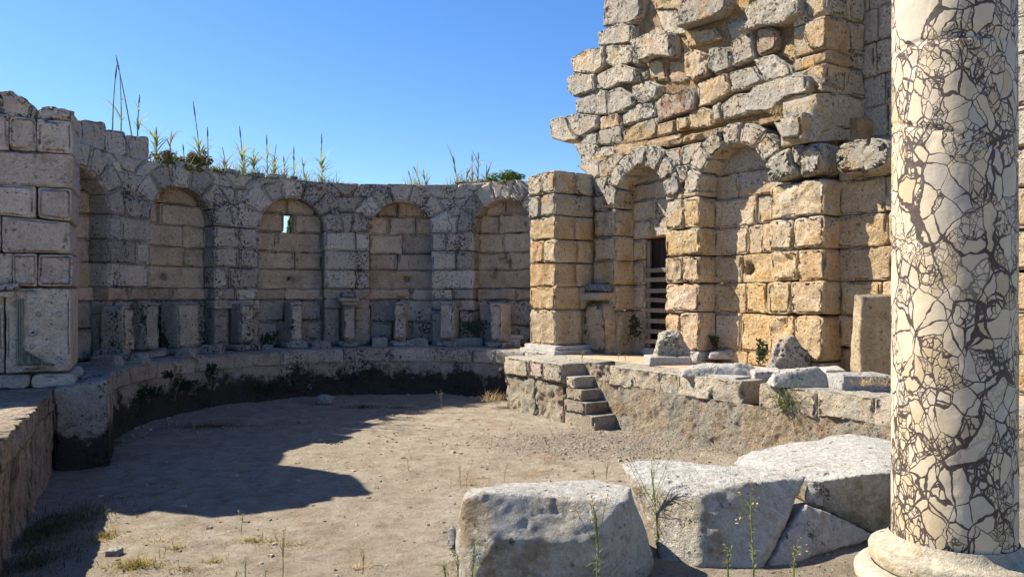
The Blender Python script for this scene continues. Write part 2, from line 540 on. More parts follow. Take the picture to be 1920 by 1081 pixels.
M_FRAGD = stone('lichen_fragment', [(.25, .235, .215), (.36, .345, .32), (.46, .445, .425)], crust=(.42, .415, .40), crust_amt=.6, dark_amt=.54, light_amt=.4, pits=.4, bump=.03, speck=1.0, vary=.15)
M_MARBLE = stone('weathered_grey_marble', [(.43, .38, .30), (.57, .535, .465), (.64, .615, .565)], crust=(.63, .62, .585), crust_amt=.5, dark_amt=.22, light_amt=.35, pits=.2, orange=(.35, .275, .18), orange_amt=.5, bump=.034, light=(.70, .69, .665), vary=.05)
M_YSTONE = stone('ochre_slab_stone', [(.42, .325, .20), (.57, .46, .30), (.64, .54, .385)], crust=(.36, .33, .26), crust_amt=.35, dark_amt=.4, light_amt=.1, pits=.5, bump=.04)

def dirt_mat():
    b = NB('dry_dirt')
    p = b.geo.outputs['Position']
    big, mid = b.noise(p, .45, 5, .6), b.noise(p, 2.6, 6, .68)
    fine, grit = b.noise(p, 14, 7, .75), b.noise(p, 55, 5, .8)
    col = b.ramp(mid, [(.3, (.225, .188, .142)), (.5, (.325, .28, .22)), (.7, (.40, .358, .295))])
    col = b.mix(b.math('MULTIPLY', b.ss(big, .5, .66), .5), col, (.30, .255, .195))
    rb = b.math('MULTIPLY', b.ss(b.noise(p, 1.1, 7, .72), .55, .68), .6)
    col = b.mix(b.math('MULTIPLY', b.ss(b.noise(p, 3.4, 8, .78), .54, .66), .45), col, (.20, .165, .125))
    col = b.mix(rb, col, (.29, .18, .105))
    col = b.mix(b.math('MULTIPLY', b.ss(fine, .56, .72), .55), col, (.20, .17, .14))
    col = b.mix(b.math('MULTIPLY', b.ss(grit, .58, .72), .5), col, (.46, .415, .35))
    col = b.mix(b.math('MULTIPLY', b.ss(grit, .40, .30), .5), col, (.20, .165, .135))
    st = b.noise(p, 5.5, 9, .8, .6)
    col = b.mix(b.math('MULTIPLY', b.ss(st, .53, .60), .5), col, (.17, .14, .11))
    col = b.mix(b.math('MULTIPLY', b.ss(st, .46, .40), .35), col, (.47, .42, .345))
    vv = b.vor(p, 26.)
    sp = b.math('MULTIPLY', b.math('SUBTRACT', 1., b.ss(vv.outputs['Distance'], .12, .3)), b.ss(b.sep(vv.outputs['Color'])[0], .72, .75))
    col = b.mix(b.math('MULTIPLY', sp, .7), col, b.mix(b.ss(b.sep(vv.outputs['Color'])[1], .4, .6), (.16, .13, .105), (.50, .45, .385)))
    h = b.math('ADD', b.math('MULTIPLY', fine, .7), b.math('MULTIPLY', grit, .4))
    h = b.math('ADD', h, mid)
    h = b.math('ADD', h, b.math('MULTIPLY', st, .8))
    h = b.math('ADD', h, b.math('MULTIPLY', sp, .35))
    # broken crust of the floor, where the surface has lifted in flakes
    x, y, _ = b.sep(p)
    pd = b.math('SQRT', b.math('ADD', b.math('POWER', b.math('MULTIPLY', b.math('SUBTRACT', x, 1.9), .45), 2.), b.math('POWER', b.math('MULTIPLY', b.math('SUBTRACT', y, 15.0), .7), 2.)))
    pm = b.ss(b.math('ADD', pd, b.math('MULTIPLY', b.noise(p, 1.4, 5, .7), 2.2)), 2.5, 1.7)
    fl = b.vor(b.vm('ADD', p, b.scale(b.noise(p, 5, 3, .6, col=True), .25)), 7., 'DISTANCE_TO_EDGE')
    ck = b.math('MULTIPLY', b.math('SUBTRACT', 1., b.ss(fl.outputs['Distance'], .02, .16)), pm)
    col = b.mix(b.math('MULTIPLY', ck, .6), col, (.20, .165, .135))
    col = b.mix(b.math('MULTIPLY', pm, .35), col, (.28, .245, .205))
    h = b.math('SUBTRACT', h, b.math('MULTIPLY', ck, .8))
    return b.out(col, .97, h, .075, 1., .05)
M_DIRT = dirt_mat()

def sand_mat():
    b = NB('pinkish_mortar')
    p = b.geo.outputs['Position']
    mid, fine, grit = b.noise(p, 2.2, 6, .68), b.noise(p, 12, 7, .72), b.noise(p, 50, 5, .8)
    col = b.ramp(mid, [(.3, (.30, .22, .15)), (.5, (.39, .305, .22)), (.7, (.46, .38, .29))])
    col = b.mix(b.math('MULTIPLY', b.ss(fine, .56, .7), .5), col, (.31, .25, .20))
    col = b.mix(b.math('MULTIPLY', b.ss(grit, .57, .7), .5), col, (.67, .61, .53))
    h = b.math('ADD', b.math('ADD', mid, b.math('MULTIPLY', fine, .7)), b.math('MULTIPLY', grit, .3))
    return b.out(col, .97, h, .04, 1., .05)
M_SAND = sand_mat()

def breccia_mat():
    b = NB('breccia_marble')
    p = b.geo.outputs['Position']
    rt = b.t.nodes.new('ShaderNodeMapping')
    b.lk(p, rt.inputs[0])
    rt.inputs['Rotation'].default_value = (.35, .75, .2)
    rt.inputs['Scale'].default_value = (1., 1.15, .68)
    q = rt.outputs[0]
    q = b.vm('ADD', q, b.scale(b.vm('SUBTRACT', b.noise(p, 5, 3, .55, col=True), (.5, .5, .5)), .085))
    q = b.vm('ADD', q, b.scale(b.vm('SUBTRACT', b.noise(p, 22, 3, .6, col=True), (.5, .5, .5)), .010))
    def lev(sc, off):
        v = b.vm('ADD', q, off)
        c, e = b.vor(v, sc), b.vor(v, sc, 'DISTANCE_TO_EDGE')
        cc = b.sep(c.outputs['Color'])
        return cc, b.math('DIVIDE', e.outputs['Distance'], sc)
    c1, e1 = lev(4.9, (3.1, 1.2, 7.7))
    c2, e2 = lev(10., (11.3, 4.4, 2.2))
    c3, e3 = lev(27., (5.5, 9.1, 1.7))
    c4, e4 = lev(55., (1.5, 2.1, 8.7))
    wv = b.math('MULTIPLY', b.ss(b.noise(p, 6, 3, .6), .38, .72), .009)
    def vein(e, base, k):
        lim = b.math('ADD', base, b.math('MULTIPLY', wv, k))
        return b.math('SUBTRACT', 1., b.ss(b.math('SUBTRACT', e, lim), -.0008, .0012))
    sub2 = b.ss(c1[0], .12, .14)
    sub3 = b.math('MULTIPLY', sub2, b.ss(c2[0], .45, .47))
    sub4 = b.math('MULTIPLY', sub3, b.ss(c3[0], .62, .64))
    vn = vein(e1, .0016, .68)
    vn = b.math('MAXIMUM', vn, b.math('MULTIPLY', sub2, vein(e2, .0010, .52)))
    vn = b.math('MAXIMUM', vn, b.math('MULTIPLY', sub3, vein(e3, .0007, .32)))
    vn = b.math('MAXIMUM', vn, b.math('MULTIPLY', sub4, vein(e4, .0004, .16)))
    cell = b.math('ADD', b.math('MULTIPLY', c1[1], .45), b.math('MULTIPLY', c2[1], .55))
    col = b.ramp(cell, [(.15, (.42, .33, .205)), (.42, (.51, .43, .305)), (.62, (.455, .385, .28)), (.8, (.39, .35, .285))])
    col = b.mix(b.math('MULTIPLY', b.ss(b.noise(p, 9, 5, .65), .5, .7), .35), col, (.60, .56, .50))
    col = b.mix(b.math('MULTIPLY', b.ss(b.noise(p, 4, 5, .7), .58, .74), .25), col, (.46, .35, .23))
    col = b.mix(b.math('MULTIPLY', b.math('MULTIPLY', b.ss(c2[2], 1.2, 1.3), sub2), .8), col, (.47, .28, .32))
    hl = b.vor(q, 6., 'DISTANCE_TO_EDGE')
    hair = b.math('MULTIPLY', b.math('SUBTRACT', 1., b.ss(hl.outputs['Distance'], .0, .012)), .4)
    col = b.mix(hair, col, (.30, .235, .175))
    col = b.mix(b.math('MULTIPLY', b.ss(b.noise(p, 2.2, 5, .65), .5, .68), .16), col, (.44, .31, .18))
    col = b.mix(b.math('MULTIPLY', b.ss(b.noise(q, 15, 7, .75), .56, .74), .3), col, b.hsv(col, .5, 1., .78))
    vc = b.ramp(b.noise(p, 30, 4, .6), [(.35, (.020, .012, .013)), (.65, (.052, .033, .034))])
    col = b.mix(b.math('MULTIPLY', vn, .93), col, vc)
    h = b.math('SUBTRACT', b.math('MULTIPLY', b.noise(p, 40, 4, .6), .3), b.math('MULTIPLY', vn, .35))
    return b.out(col, .62, h, .006, 1., .3)
M_BRECCIA = breccia_mat()

def plain(name, c1, c2, sc=8., rough=.8, bump=.01, trans=None, stretch=None, spec=.2):
    b = NB(name)
    p = b.geo.outputs['Position']
    if stretch:
        mp = b.t.nodes.new('ShaderNodeMapping')
        b.lk(p, mp.inputs[0])
        mp.inputs['Scale'].default_value = stretch
        p = mp.outputs[0]
    n = b.noise(p, sc, 5, .65)
    col = b.ramp(n, [(.3, c1), (.7, c2)])
    col = b.hsv(col, .5, 1., b.math('ADD', .8, b.math('MULTIPLY', b.oi.outputs['Random'], .4)))
    return b.out(col, rough, n, bump, .8, spec, trans)
M_BASE = stone('cream_marble_base', [(.50, .405, .28), (.60, .515, .385), (.66, .59, .475)], crust=(.57, .52, .425), crust_amt=.3, dark_amt=.12, light_amt=.1, pits=.1, orange=(.50, .34, .17), orange_amt=.4, bump=.012)
M_WOOD = plain('grey_old_timber', (.15, .115, .085), (.30, .245, .19), 4., .85, .01, stretch=(8, 8, 1))
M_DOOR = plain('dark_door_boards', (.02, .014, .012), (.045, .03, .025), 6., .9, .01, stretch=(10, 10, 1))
M_REED = plain('reed_green', (.20, .25, .10), (.36, .41, .19), 3., .7, .002, .4)
M_REEDD = plain('dry_reed', (.26, .21, .12), (.42, .35, .22), 3., .8, .002, .25)
M_PLUME = plain('reed_plume', (.16, .135, .115), (.30, .26, .22), 8., .9, .002, .2)
M_BUSH = plain('bright_shrub_leaf', (.045, .10, .018), (.12, .20, .04), 6., .6, .002, .35)
M_DRYB = plain('olive_shrub_leaf', (.13, .12, .04), (.27, .22, .09), 6., .7, .002, .3)
M_WEED = plain('weed_green', (.15, .19, .07), (.28, .30, .12), 9., .7, .002, .3)
M_IVY = plain('dark_ivy_leaf', (.018, .030, .012), (.045, .060, .022), 9., .6, .002, .15)
M_GRASSD = plain('green_grass', (.07, .075, .03), (.20, .17, .08), 2., .8, .002, .2)
M_GRASSY = plain('yellow_grass', (.22, .17, .05), (.38, .30, .09), 2., .8, .002, .25)
M_STRAW = plain('straw_grass', (.34, .25, .13), (.50, .40, .24), 3., .85, .002, .25)
M_PEB = stone('pebble_stone', [(.19, .155, .12), (.30, .25, .20), (.42, .375, .32)], crust_amt=.2, dark_amt=.15, light_amt=.1, pits=.1, bump=.01, vary=.3)
M_VERDE = stone('fluted_green_marble', [(.085, .10, .085), (.13, .15, .125), (.18, .20, .17)], crust_amt=.2, dark_amt=.2, light_amt=.1, pits=.05, bump=.01)

# ------------------------------------------------------------------ ground and pool floor
def grid_sheet(name, xs, ys, zf, mat, kind=None, mask=None):
    X, Y = np.meshgrid(xs, ys)
    p = np.stack([X.ravel(), Y.ravel()], -1)
    V = np.concatenate([p, zf(p)[:, None]], 1)
    nx, ny = len(xs), len(ys)
    F = [(j * nx + i, j * nx + i + 1, (j + 1) * nx + i + 1, (j + 1) * nx + i) for j in range(ny - 1) for i in range(nx - 1)]
    return mesh_obj(name, V, F, mat, kind=kind, origin=(0, 10, V[:, 2].min()))

def floor_z(p):
    q = np.concatenate([p, np.zeros((len(p), 1))], 1)
    near = np.exp(-(((p[:, 0] - 1.9) * .45) ** 2 + ((p[:, 1] - 15.) * .7) ** 2) / 3.)
    return FLOOR - .02 + .05 * fbm(q * .5, 3, 3) + .028 * fbm(q * 2.3, 3, 5) + .012 * fbm(q * 6.5, 2, 6) + near * .035 * fbm(q * 6, 3, 8)
fl = grid_sheet('pool_floor', np.arange(-13, 12.01, .08), np.arange(3.2, 24.01, .08), floor_z, M_DIRT, 'structure')

# land around the baths: one sheet to the horizon with an opening for the pool
hole = [ab(np.array([a]), np.array([b]), np.array([0.]))[0][:2] for a, b in ((16.3, 12.0), (9, 12.6), (3.0, 12.6), (3.0, 4.), (3.0, -2.5))]
hole += [(-3.6, .9), (-6.5, 6.5), (-9.2, 12.0)]
for t in range(200, 40, -10):
    hole.append((CX + 6.3 * math.cos(math.radians(t)), CY + 6.3 * math.sin(math.radians(t))))
c0 = np.mean(np.array(hole), 0)
gv, gf, nH = [], [], len(hole)
for k, (rad, dz) in enumerate(((0, -.03), (9, -.06), (40, -.1), (300, -.4), (1500, -1.5))):
    for hx, hy in hole:
        dv = np.array([hx, hy]) - c0
        q = np.array([hx, hy]) + dv / np.linalg.norm(dv) * rad
        gv.append((q[0], q[1], dz))
for k in range(4):
    for i in range(nH):
        j = (i + 1) % nH
        gf.append((k * nH + i, k * nH + j, (k + 1) * nH + j, (k + 1) * nH + i))
gr = mesh_obj('ground', gv, gf, M_DIRT, kind='structure', smooth=False)
me = gr.data
bm = bmesh.new(); bm.from_mesh(me); bmesh.ops.recalc_face_normals(bm, faces=bm.faces[:])
if sum(f.normal.z for f in bm.faces) < 0: bmesh.ops.reverse_faces(bm, faces=bm.faces[:])
bm.to_mesh(me); bm.free()

# the paved rim the viewer stands on
def slab_sheet(name, org, dx, dy, nx, ny, z, mat, drop, kind='structure', amp=.02, seed=1):
    """upper sheet with a front face hanging down on its far edge"""
    V, F = [], []
    for j in range(ny + 1):
        for i in range(nx + 1):
            q = np.array(org) + np.array(dx) * i / nx + np.array(dy) * j / ny
            V.append((q[0], q[1], z))
    V = np.array(V)
    V[:, 2] += amp * fbm(V * 1.7, 3, seed)
    top = len(V)
    edge = V[ny * (nx + 1):].copy()
    e2 = edge.copy()
    e2[:, 2] = drop
    V = np.concatenate([V, e2])
    for j in range(ny):
        for i in range(nx):
            a = j * (nx + 1) + i
            F.append((a, a + 1, a + nx + 2, a + nx + 1))
    for i in range(nx):
        a = ny * (nx + 1) + i
        F.append((a, a + 1, top + i + 1, top + i))
    return mesh_obj(name, V, F, mat, kind=kind)
r0 = np.array([-.35, 4.5]); rd = np.array([math.cos(TL), math.sin(TL)]); rn = np.array([-rd[1], rd[0]])
slab_sheet('pool_rim', r0 - rd * 5.2 - rn * 4.6, rd * 17, rn * 4.6, 100, 34, 0., M_DIRT, FLOOR - .15)

# ------------------------------------------------------------------ apse wall
apse_base = map_apse([0.], [0.3], [0.])[0]
apse = empty('apse_wall', apse_base, 'curved grey limestone wall with a row of arched niches behind the pool', 'wall')
SP = math.radians(28.6) * RW
NW, ZS, RIN = 1.97, 3.6, .985
NCs = [-3 * SP, -2 * SP, -SP, 0, SP]
HS0, HS1 = apse_at(533, RW + .5)[0], apse_at(550.5, RW + .5)[0]
ZT = 5.15
def arch_ring(c, zs, rin, rout, n, d0, d1, mp, parent, mat, ky=1., jit=.05, top=None, **kw):
    ang = [math.pi * (k + random.uniform(-.1, .1) * (0 < k < n)) / n for k in range(n + 1)]
    for k in range(n):
        a0, a1 = ang[k], ang[k + 1]
        ro = rout + random.uniform(.0, jit)
        dk = d0 - random.uniform(.004, .014)
        ins = [(c - rin * math.cos(a), zs + rin * ky * math.sin(a)) for a in (a1, (a0 + a1) / 2, a0)]
        outs = []
        for a in (a0, (a0 + a1) / 2, a1):
            x, z = c - ro * math.cos(a), zs + (rin * ky + ro - rin) * math.sin(a)
            if top is not None: z = min(z, top)
            outs.append((x, z))
        block(ins + outs, dk, d1, mp, parent, mat, name='voussoir', **kw)

random.seed(11)
ROUT = 1.56
for c in NCs:
    arch_ring(c, ZS, RIN, ROUT, 7, 0, .53, map_apse, apse, M_APSE, jit=.22, top=ZT + .03, rc=.04, amp=.016)
def spandrel(cl, cr, rout_l, rout_r, zs, zt, zrows, d0, d1, mp, parent, mat, ky=1., **kw):
    def lft(z):
        t = (z - zs)
        return cl + (math.sqrt(max(0, rout_l ** 2 - t * t)) if t < rout_l else 0)
    def rgt(z):
        t = (z - zs)
        return cr - (math.sqrt(max(0, rout_r ** 2 - t * t)) if t < rout_r else 0)
    for z0, z1 in zip(zrows[:-1], zrows[1:]):
        zm = (z0 + z1) / 2
        l, r = [lft(z) + .01 for z in (z0, zm, z1)], [rgt(z) - .01 for z in (z0, zm, z1)]
        wm = r[1] - l[1]
        if r[0] - l[0] < .08: l[0] = r[0] = (l[0] + r[0]) / 2
        if wm < .12: continue
        n = 1 if wm < .8 else (2 if wm < 1.7 else 3)
        cut = [0] + [(k + random.uniform(-.12, .12)) / n for k in range(1, n)] + [1]
        for f0, f1 in zip(cut[:-1], cut[1:]):
            g = lambda i, f: l[i] + (r[i] - l[i]) * f
            pl = [(g(0, f0), z0), (g(0, f1), z0)] if g(0, f1) - g(0, f0) > .06 else [(g(0, .5), z0)]
            pl += [(g(1, f1), zm), (g(2, f1), z1), (g(2, f0), z1), (g(1, f0), zm)]
            block(pl, d0, d1, mp, parent, mat, **kw)
block([(NCs[-1] + ROUT, ZS), (NCs[-1] + SP - ROUT + .3, ZS), (NCs[-1] + SP - .6, ZT), (NCs[-1] + .9, ZT), (NCs[-1] + 1.35, 4.4)], 0, .53, map_apse, apse, M_APSE)
for k in range(len(NCs) - 1):
    j = random.uniform(-.06, .06)
    spandrel(NCs[k], NCs[k + 1], ROUT, ROUT, ZS, ZT, [ZS, 4.2 + j, 4.72 + j * .5, ZT], 0, .53, map_apse, apse, M_APSE, rc=.05, amp=.016)
# piers between the niches
for k, c in enumerate(NCs):
    a, b = c + NW / 2, c + SP - NW / 2
    for i, (z0, z1) in enumerate(((1.8, 2.4), (2.4, 3.0), (3.0, 3.6))):
        m = a + (b - a) * random.choice((.32, .45, .55, .68))
        row([a, m, b] if (i + k) % 3 else [a, b], z0, z1, 0, .53, map_apse, apse, M_APSE, amp=.015)
row([NCs[0] - 1.9, NCs[0] - NW / 2], 1.8, 3.6, 0, .53, map_apse, apse, M_APSE)
# niche backs
for k, c in enumerate(NCs):
    zr = [1.8, 2.4, 2.95, 3.56, 4.15, 4.75]
    for i, (z0, z1) in enumerate(zip(zr[:-1], zr[1:])):
        l, r = c - NW / 2 - .02, c + NW / 2 + .02
        if i == 4: l, r = l + .25, r - .25
        if k == 2 and i == 3:
            row([l, HS0], z0, z1, .5, .8, map_apse, apse, M_NICHE)
            row([HS1, r], z0, z1, .5, .8, map_apse, apse, M_NICHE)
            continue
        m = l + (r - l) * random.choice((.33, .42, .5, .6, .68))
        cuts = [l, m, r] if random.random() < .8 else [l, l + .6, l + 1.4, r]
        if i == 0: cuts = [l, r]
        hl = None
        for a, b in zip(cuts[:-1], cuts[1:]):
            if i == 0 and k in (1, 3): hl = (c - .2 if k == 1 else c + .12, 2.12, .11, .22)
            elif i == 0 and k == 2: hl = (c + .02, 2.12, .07, .2)
            block(rect(a, b, z0, z1), .5, .8, map_apse, apse, M_NICHE, hole=hl, amp=.017, tilt=.022, gap=.007)
# band course and the zone behind the pedestals
s0, s1 = NCs[0] - 1.9, NCs[-1] + 2.6
for k, c in enumerate(NCs):
    l, r = c - NW / 2, c + NW / 2
    pr = c + SP - NW / 2
    row([l - .02, c + random.uniform(-.3, .3), r + .02], 1.46, 1.8, .40, .8, map_apse, apse, M_NICHE, amp=.016)
    row(split(r, pr, .8), 1.46, 1.8, -.01, .53, map_apse, apse, M_APSE if k % 2 else M_NICHE, amp=.018)
    # low recess under the niche, lined with plaster
    m1, m2 = random.uniform(.6, .8), random.uniform(1.1, 1.2)
    row([l - .02, c - .28, c + .3, r + .02], .0, m1, .44, .8, map_apse, apse, M_LOWER, amp=.022)
    row([l - .02, c - .1, r + .02], m1, 1.46, .46, .8, map_apse, apse, M_LOWER, amp=.022)
    row([r, r + .48], .0, m2, .02, .53, map_apse, apse, M_LOWER, amp=.02)
    row([r + .48, r + .95], .0, m2, .28, .6, map_apse, apse, M_LOWER, amp=.022)
    row([r + .95, pr], .0, m2, .02, .53, map_apse, apse, M_LOWER, amp=.02)
    row([r, pr], m2, 1.46, .0, .53, map_apse, apse, M_LOWER, amp=.02)
row([NCs[0] - 1.9, NCs[0] - NW / 2], .0, 1.8, .02, .53, map_apse, apse, M_LOWER, amp=.02)
# surviving upper stones at the left end
for u0, u1, v0, v1 in ((152, 200, 222, 286), (200, 240, 240, 296), (240, 282, 250, 306)):
    sa, ya = apse_at(u0); sb, yb = apse_at(u1)
    block([(sa, EYE + (V0 - v1 + 4) / FPX * ya), (sb, EYE + (V0 - v1) / FPX * yb), (sb, EYE + (V0 - v0 - 6) / FPX * yb), (sa, EYE + (V0 - v0) / FPX * ya)],
          .02, .7, map_apse, apse, M_APSE, rc=.1, amp=.03)
# levelled tops of the wall, a few thin capping stones
for u0, u1 in ((420, 455), (470, 500), (505, 540), (545, 560), (330, 395), (850, 880), (885, 925)):
    sa, ya = apse_at(u0); sb, yb = apse_at(u1)
    block(rect(sa, sb, ZT + .01, ZT + random.uniform(.07, .16)), .05, .6, map_apse, apse, M_APSE, rc=.05, amp=.02)
# core behind
V, F = [], []
TH0, TH1 = 38, 206
ths = np.arange(TH0, TH1 + .01, 1.0)
zrs = [-.1, .9, 1.8, 2.7, 3.55, 4.16, 4.75, 5.02]
idx = {}
def cv(i, j, r):
    k = (i, j, r)
    if k not in idx:
        idx[k] = len(V)
        t = math.radians(ths[i])
        wob = .05 * math.sin(i * 1.7 + j * 2.1)
        V.append((CX + (r + wob) * math.cos(t), CY + (r + wob) * math.sin(t), zrs[j] + (.06 * math.sin(i * .9) if j == len(zrs) - 1 else 0)))
    return idx[k]
hs, he = math.degrees(math.radians(92.3) - (HS1 + .12) / RW), math.degrees(math.radians(92.3) - (HS0 - .12) / RW)
for i in range(len(ths) - 1):
    for j in range(len(zrs) - 1):
        if j == 4 and ths[i] < he + .2 and ths[i + 1] > hs - .2: continue
        F.append((cv(i + 1, j, 7.5), cv(i, j, 7.5), cv(i, j + 1, 7.5), cv(i + 1, j + 1, 7.5)))
        F.append((cv(i, j, 8.1), cv(i + 1, j, 8.1), cv(i + 1, j + 1, 8.1), cv(i, j + 1, 8.1)))
    F.append((cv(i + 1, len(zrs) - 1, 7.5), cv(i, len(zrs) - 1, 7.5), cv(i, len(zrs) - 1, 8.1), cv(i + 1, len(zrs) - 1, 8.1)))
    F.append((cv(i + 1, 6, 7.5), cv(i, 6, 7.5), cv(i, 6, 8.1), cv(i + 1, 6, 8.1)))
mesh_obj('rubble_core', V, F, M_RUBBLE, apse, smooth=False)
# top bed between facing and core
V, F = [], []
for i, t in enumerate(np.arange(TH0, TH1 + .01, 1.5)):
    for r in (6.95, 7.25, 7.6, 8.1):
        V.append((CX + r * math.cos(math.radians(t)), CY + r * math.sin(math.radians(t)), 5.04 + .07 * random.random()))
n = len(V) // 4
for i in range(n - 1):
    for j in range(3):
        a = i * 4 + j
        F.append((a, a + 1, a + 5, a + 4))
mesh_obj('earth_top', V, F, M_RUBBLE, apse)

# pedestals standing on the ledge before the apse wall
PGROUP = 'stub pedestals before the curved wall'
def pedestal(s, h, wd, lab, cap=False, dark=False, proj=.52, base=True):
    p = map_apse([s], [-proj / 2], [0.])[0]
    wd *= .84
    t = empty('pedestal', p, lab, 'pedestal', PGROUP)
    mt = M_LOWER
    block(rect(s - wd / 2, s + wd / 2, .16 if base else .0, h), -proj, .1, map_apse, t, mt, name='shaft', amp=.034, rc=.07, e=.04, tilt=.05, chip=1.6, freq=4)
    if base:
        block(rect(s - wd / 2 - .16, s + wd / 2 + .16, .0, .17), -proj - .16, .1, map_apse, t, M_FRAGD, name='base', amp=.03, rc=.07, e=.05)
    if cap:
        block([(s - wd / 2 - .05, h), (s + wd / 2 + .05, h), (s + wd / 2 + .1, h + .12), (s - wd / 2 - .1, h + .12)], -proj - .06, .1, map_apse, t, M_COPING, name='cap', amp=.008, rc=.02)
        block(rect(s - wd / 2 - .2, s + wd / 2 + .14, h + .12, h + .24), -proj - .16, .1, map_apse, t, M_COPING, name='abacus', amp=.008, rc=.02)
        block(rect(s - wd / 2 - .05, s + wd / 2 - .02, h + .245, h + .42), -proj + .02, .05, map_apse, t, M_FRAGD, name='broken_shaft', amp=.01, rc=.03)
    return t
peds = [(apse_at(238, 6.3)[0], 1.36, .5, 'pale stub pedestal nearest the tall pier, beside the dark recess', 0),
        (apse_at(283, 6.3)[0], 1.42, .62, 'wide stub pedestal in front of the leftmost full niche', 0),
        (apse_at(350, 6.3)[0], 1.42, .9, 'broad stained pedestal below the leftmost full niche, behind the holed boulder', 0),
        (apse_at(462, 6.3)[0], 1.38, .55, 'stub pedestal under the pier between leftmost full niche and the niche with the slit window', 0),
        (apse_at(555, 6.3)[0], 1.40, .46, 'narrow stub pedestal under the niche with the slit window', 0),
        (apse_at(655, 6.3)[0], 1.28, .47, 'tan pedestal with a moulded cap and a grey stump on top', 1),
        (apse_at(750, 6.3)[0], 1.40, .46, 'narrow stub pedestal under the niche right of the capped pedestal', 0),
        (apse_at(838, 6.3)[0], 1.40, .58, 'stub pedestal under the last free pier before the tall corner pier', 0),
        (apse_at(932, 6.3)[0], 1.38, .5, 'rightmost stub pedestal, close to the golden corner pier', 0)]
for s, h, wd, lab, cap in peds:
    pedestal(s, h, wd, lab, cap)

# ------------------------------------------------------------------ apse ledge round the pool
ledge = empty('apse_ledge', map_apse([0.], [-1.2], [FLOOR])[0], 'curved dark ledge of stone along the pool below the niches', 'ledge')
def map_ledge(s, d, z):               # s measured on the ledge face
    th = math.radians(92.3) - np.asarray(s, float) / RB
    r = RB + np.asarray(d, float)
    return np.stack([CX + r * np.cos(th), CY + r * np.sin(th), np.asarray(z, float)], -1)
def led_s(deg): return math.radians(92.3 - deg) * RB
random.seed(5)
row(split(led_s(212), led_s(36), 1.15), -.40, 0., 0, 1.75, map_ledge, ledge, M_BENCH, name='coping_stone', amp=.018, rc=.03, gap=.005, tilt=.006)
def rough_face(name, s0, s1, z0, z1, mp, parent, mat, nu, nv, amp=.06, seed=1, toe=.0, base=.04):
    V = np.array([(s0 + (s1 - s0) * i / nu, 0, z0 + (z1 - z0) * j / nv) for j in range(nv + 1) for i in range(nu + 1)])
    W = mp(V[:, 0], V[:, 1], V[:, 2])
    n1, n2 = fbm(W * 1.7, 3, seed), fbm(W * 5.5, 3, seed + 2)
    dd = base - amp * n1 * .9 - amp * .75 * n2 - amp * .35 * vnoise(W * 17, seed + 4) + amp * 1.2 * np.maximum(0, vnoise(W * 4, seed + 6) - .25)
    dd -= toe * np.clip((z0 + .35 - V[:, 2]) / .35, 0, 1) ** 2
    W = mp(V[:, 0], dd, V[:, 2])
    F = [(j * (nu + 1) + i, j * (nu + 1) + i + 1, (j + 1) * (nu + 1) + i + 1, (j + 1) * (nu + 1) + i) for j in range(nv) for i in range(nu)]
    return mesh_obj(name, W, F, mat, parent)
rough_face('rough_face', led_s(212), led_s(36), FLOOR - .12, -.38, map_ledge, ledge, M_BENCH, 260, 18, .065, 3, .12)
V, F = [], []
for i, t in enumerate(np.arange(30, 214.1, 2.)):
    for r in (5.5, 6.0, 6.5, 7.0):
        V.append((CX + r * math.cos(math.radians(t)), CY + r * math.sin(math.radians(t)), -.02 + .012 * random.random()))
for i in range(len(V) // 4 - 1):
    for j in range(3):
        a = i * 4 + j
        F.append((a, a + 1, a + 5, a + 4))
mesh_obj('ledge_bed', V, F, M_SAND, ledge)

# ------------------------------------------------------------------ left pier
random.seed(21)
lp = empty('ashlar_pier', np.append(PC + BL * -1.2 + AL * .7, 0), 'tall pale grey ashlar pier with broken top at the left edge', 'wall')
def zl(u, v):
    k = (u - U0) / FPX
    t = (-k * PC[1] + PC[0]) / (BL[0] - k * BL[1])
    t = -t
    y = PC[1] + t * BL[1]
    return t, EYE + (V0 - v) / FPX * y
def lpoly(pts): return [zl(u, v) for u, v in pts]
def lrow(us, vt, vb, dl=0., **k):
    for a, b in zip(us[:-1], us[1:]):
        block(lpoly([(a, vb[0] + (vb[1] - vb[0]) * a / 137), (b, vb[0] + (vb[1] - vb[0]) * b / 137), (b, vt[0] + (vt[1] - vt[0]) * b / 137), (a, vt[0] + (vt[1] - vt[0]) * a / 137)]),
              dl, 1.5, map_left, lp, M_LEFT, amp=.014, **k)
R_ = 137
lrow([-190, -60, 15, 68, R_], (213, 226), (280, 290))
lrow([-230, -110, R_], (280, 290), (346, 353))
lrow([-180, -70, 69, R_], (346, 353), (404, 416))
lrow([-150, 2, R_ - 4], (404, 416), (474, 476))
lrow([-200, -80, 23, 69, R_], (474, 476), (537, 539))
lrow([-160, 8, R_ - 3], (539, 541), (700, 696), dl=.02)
lrow([-240, -60, 60, 146], (703, 698), (726, 722), dl=-.22, rc=.1)
for pg in ([(-190, 214), (-190, 150), (-60, 150), (-60, 214)], [(-60, 214), (-60, 155), (-10, 160), (-5, 214)], [(-5, 216), (-8, 170), (18, 166), (30, 172), (50, 182), (65, 200), (62, 222), (58, 222)], [(62, 222), (68, 203), (95, 196), (118, 199), (138, 207), (137, 228)]):
    block(lpoly(pg), .02, 1.4, map_left, lp, M_LEFT, rc=.03, amp=.05, e=.04, tilt=.04, h=.05, freq=5, gap=.002)
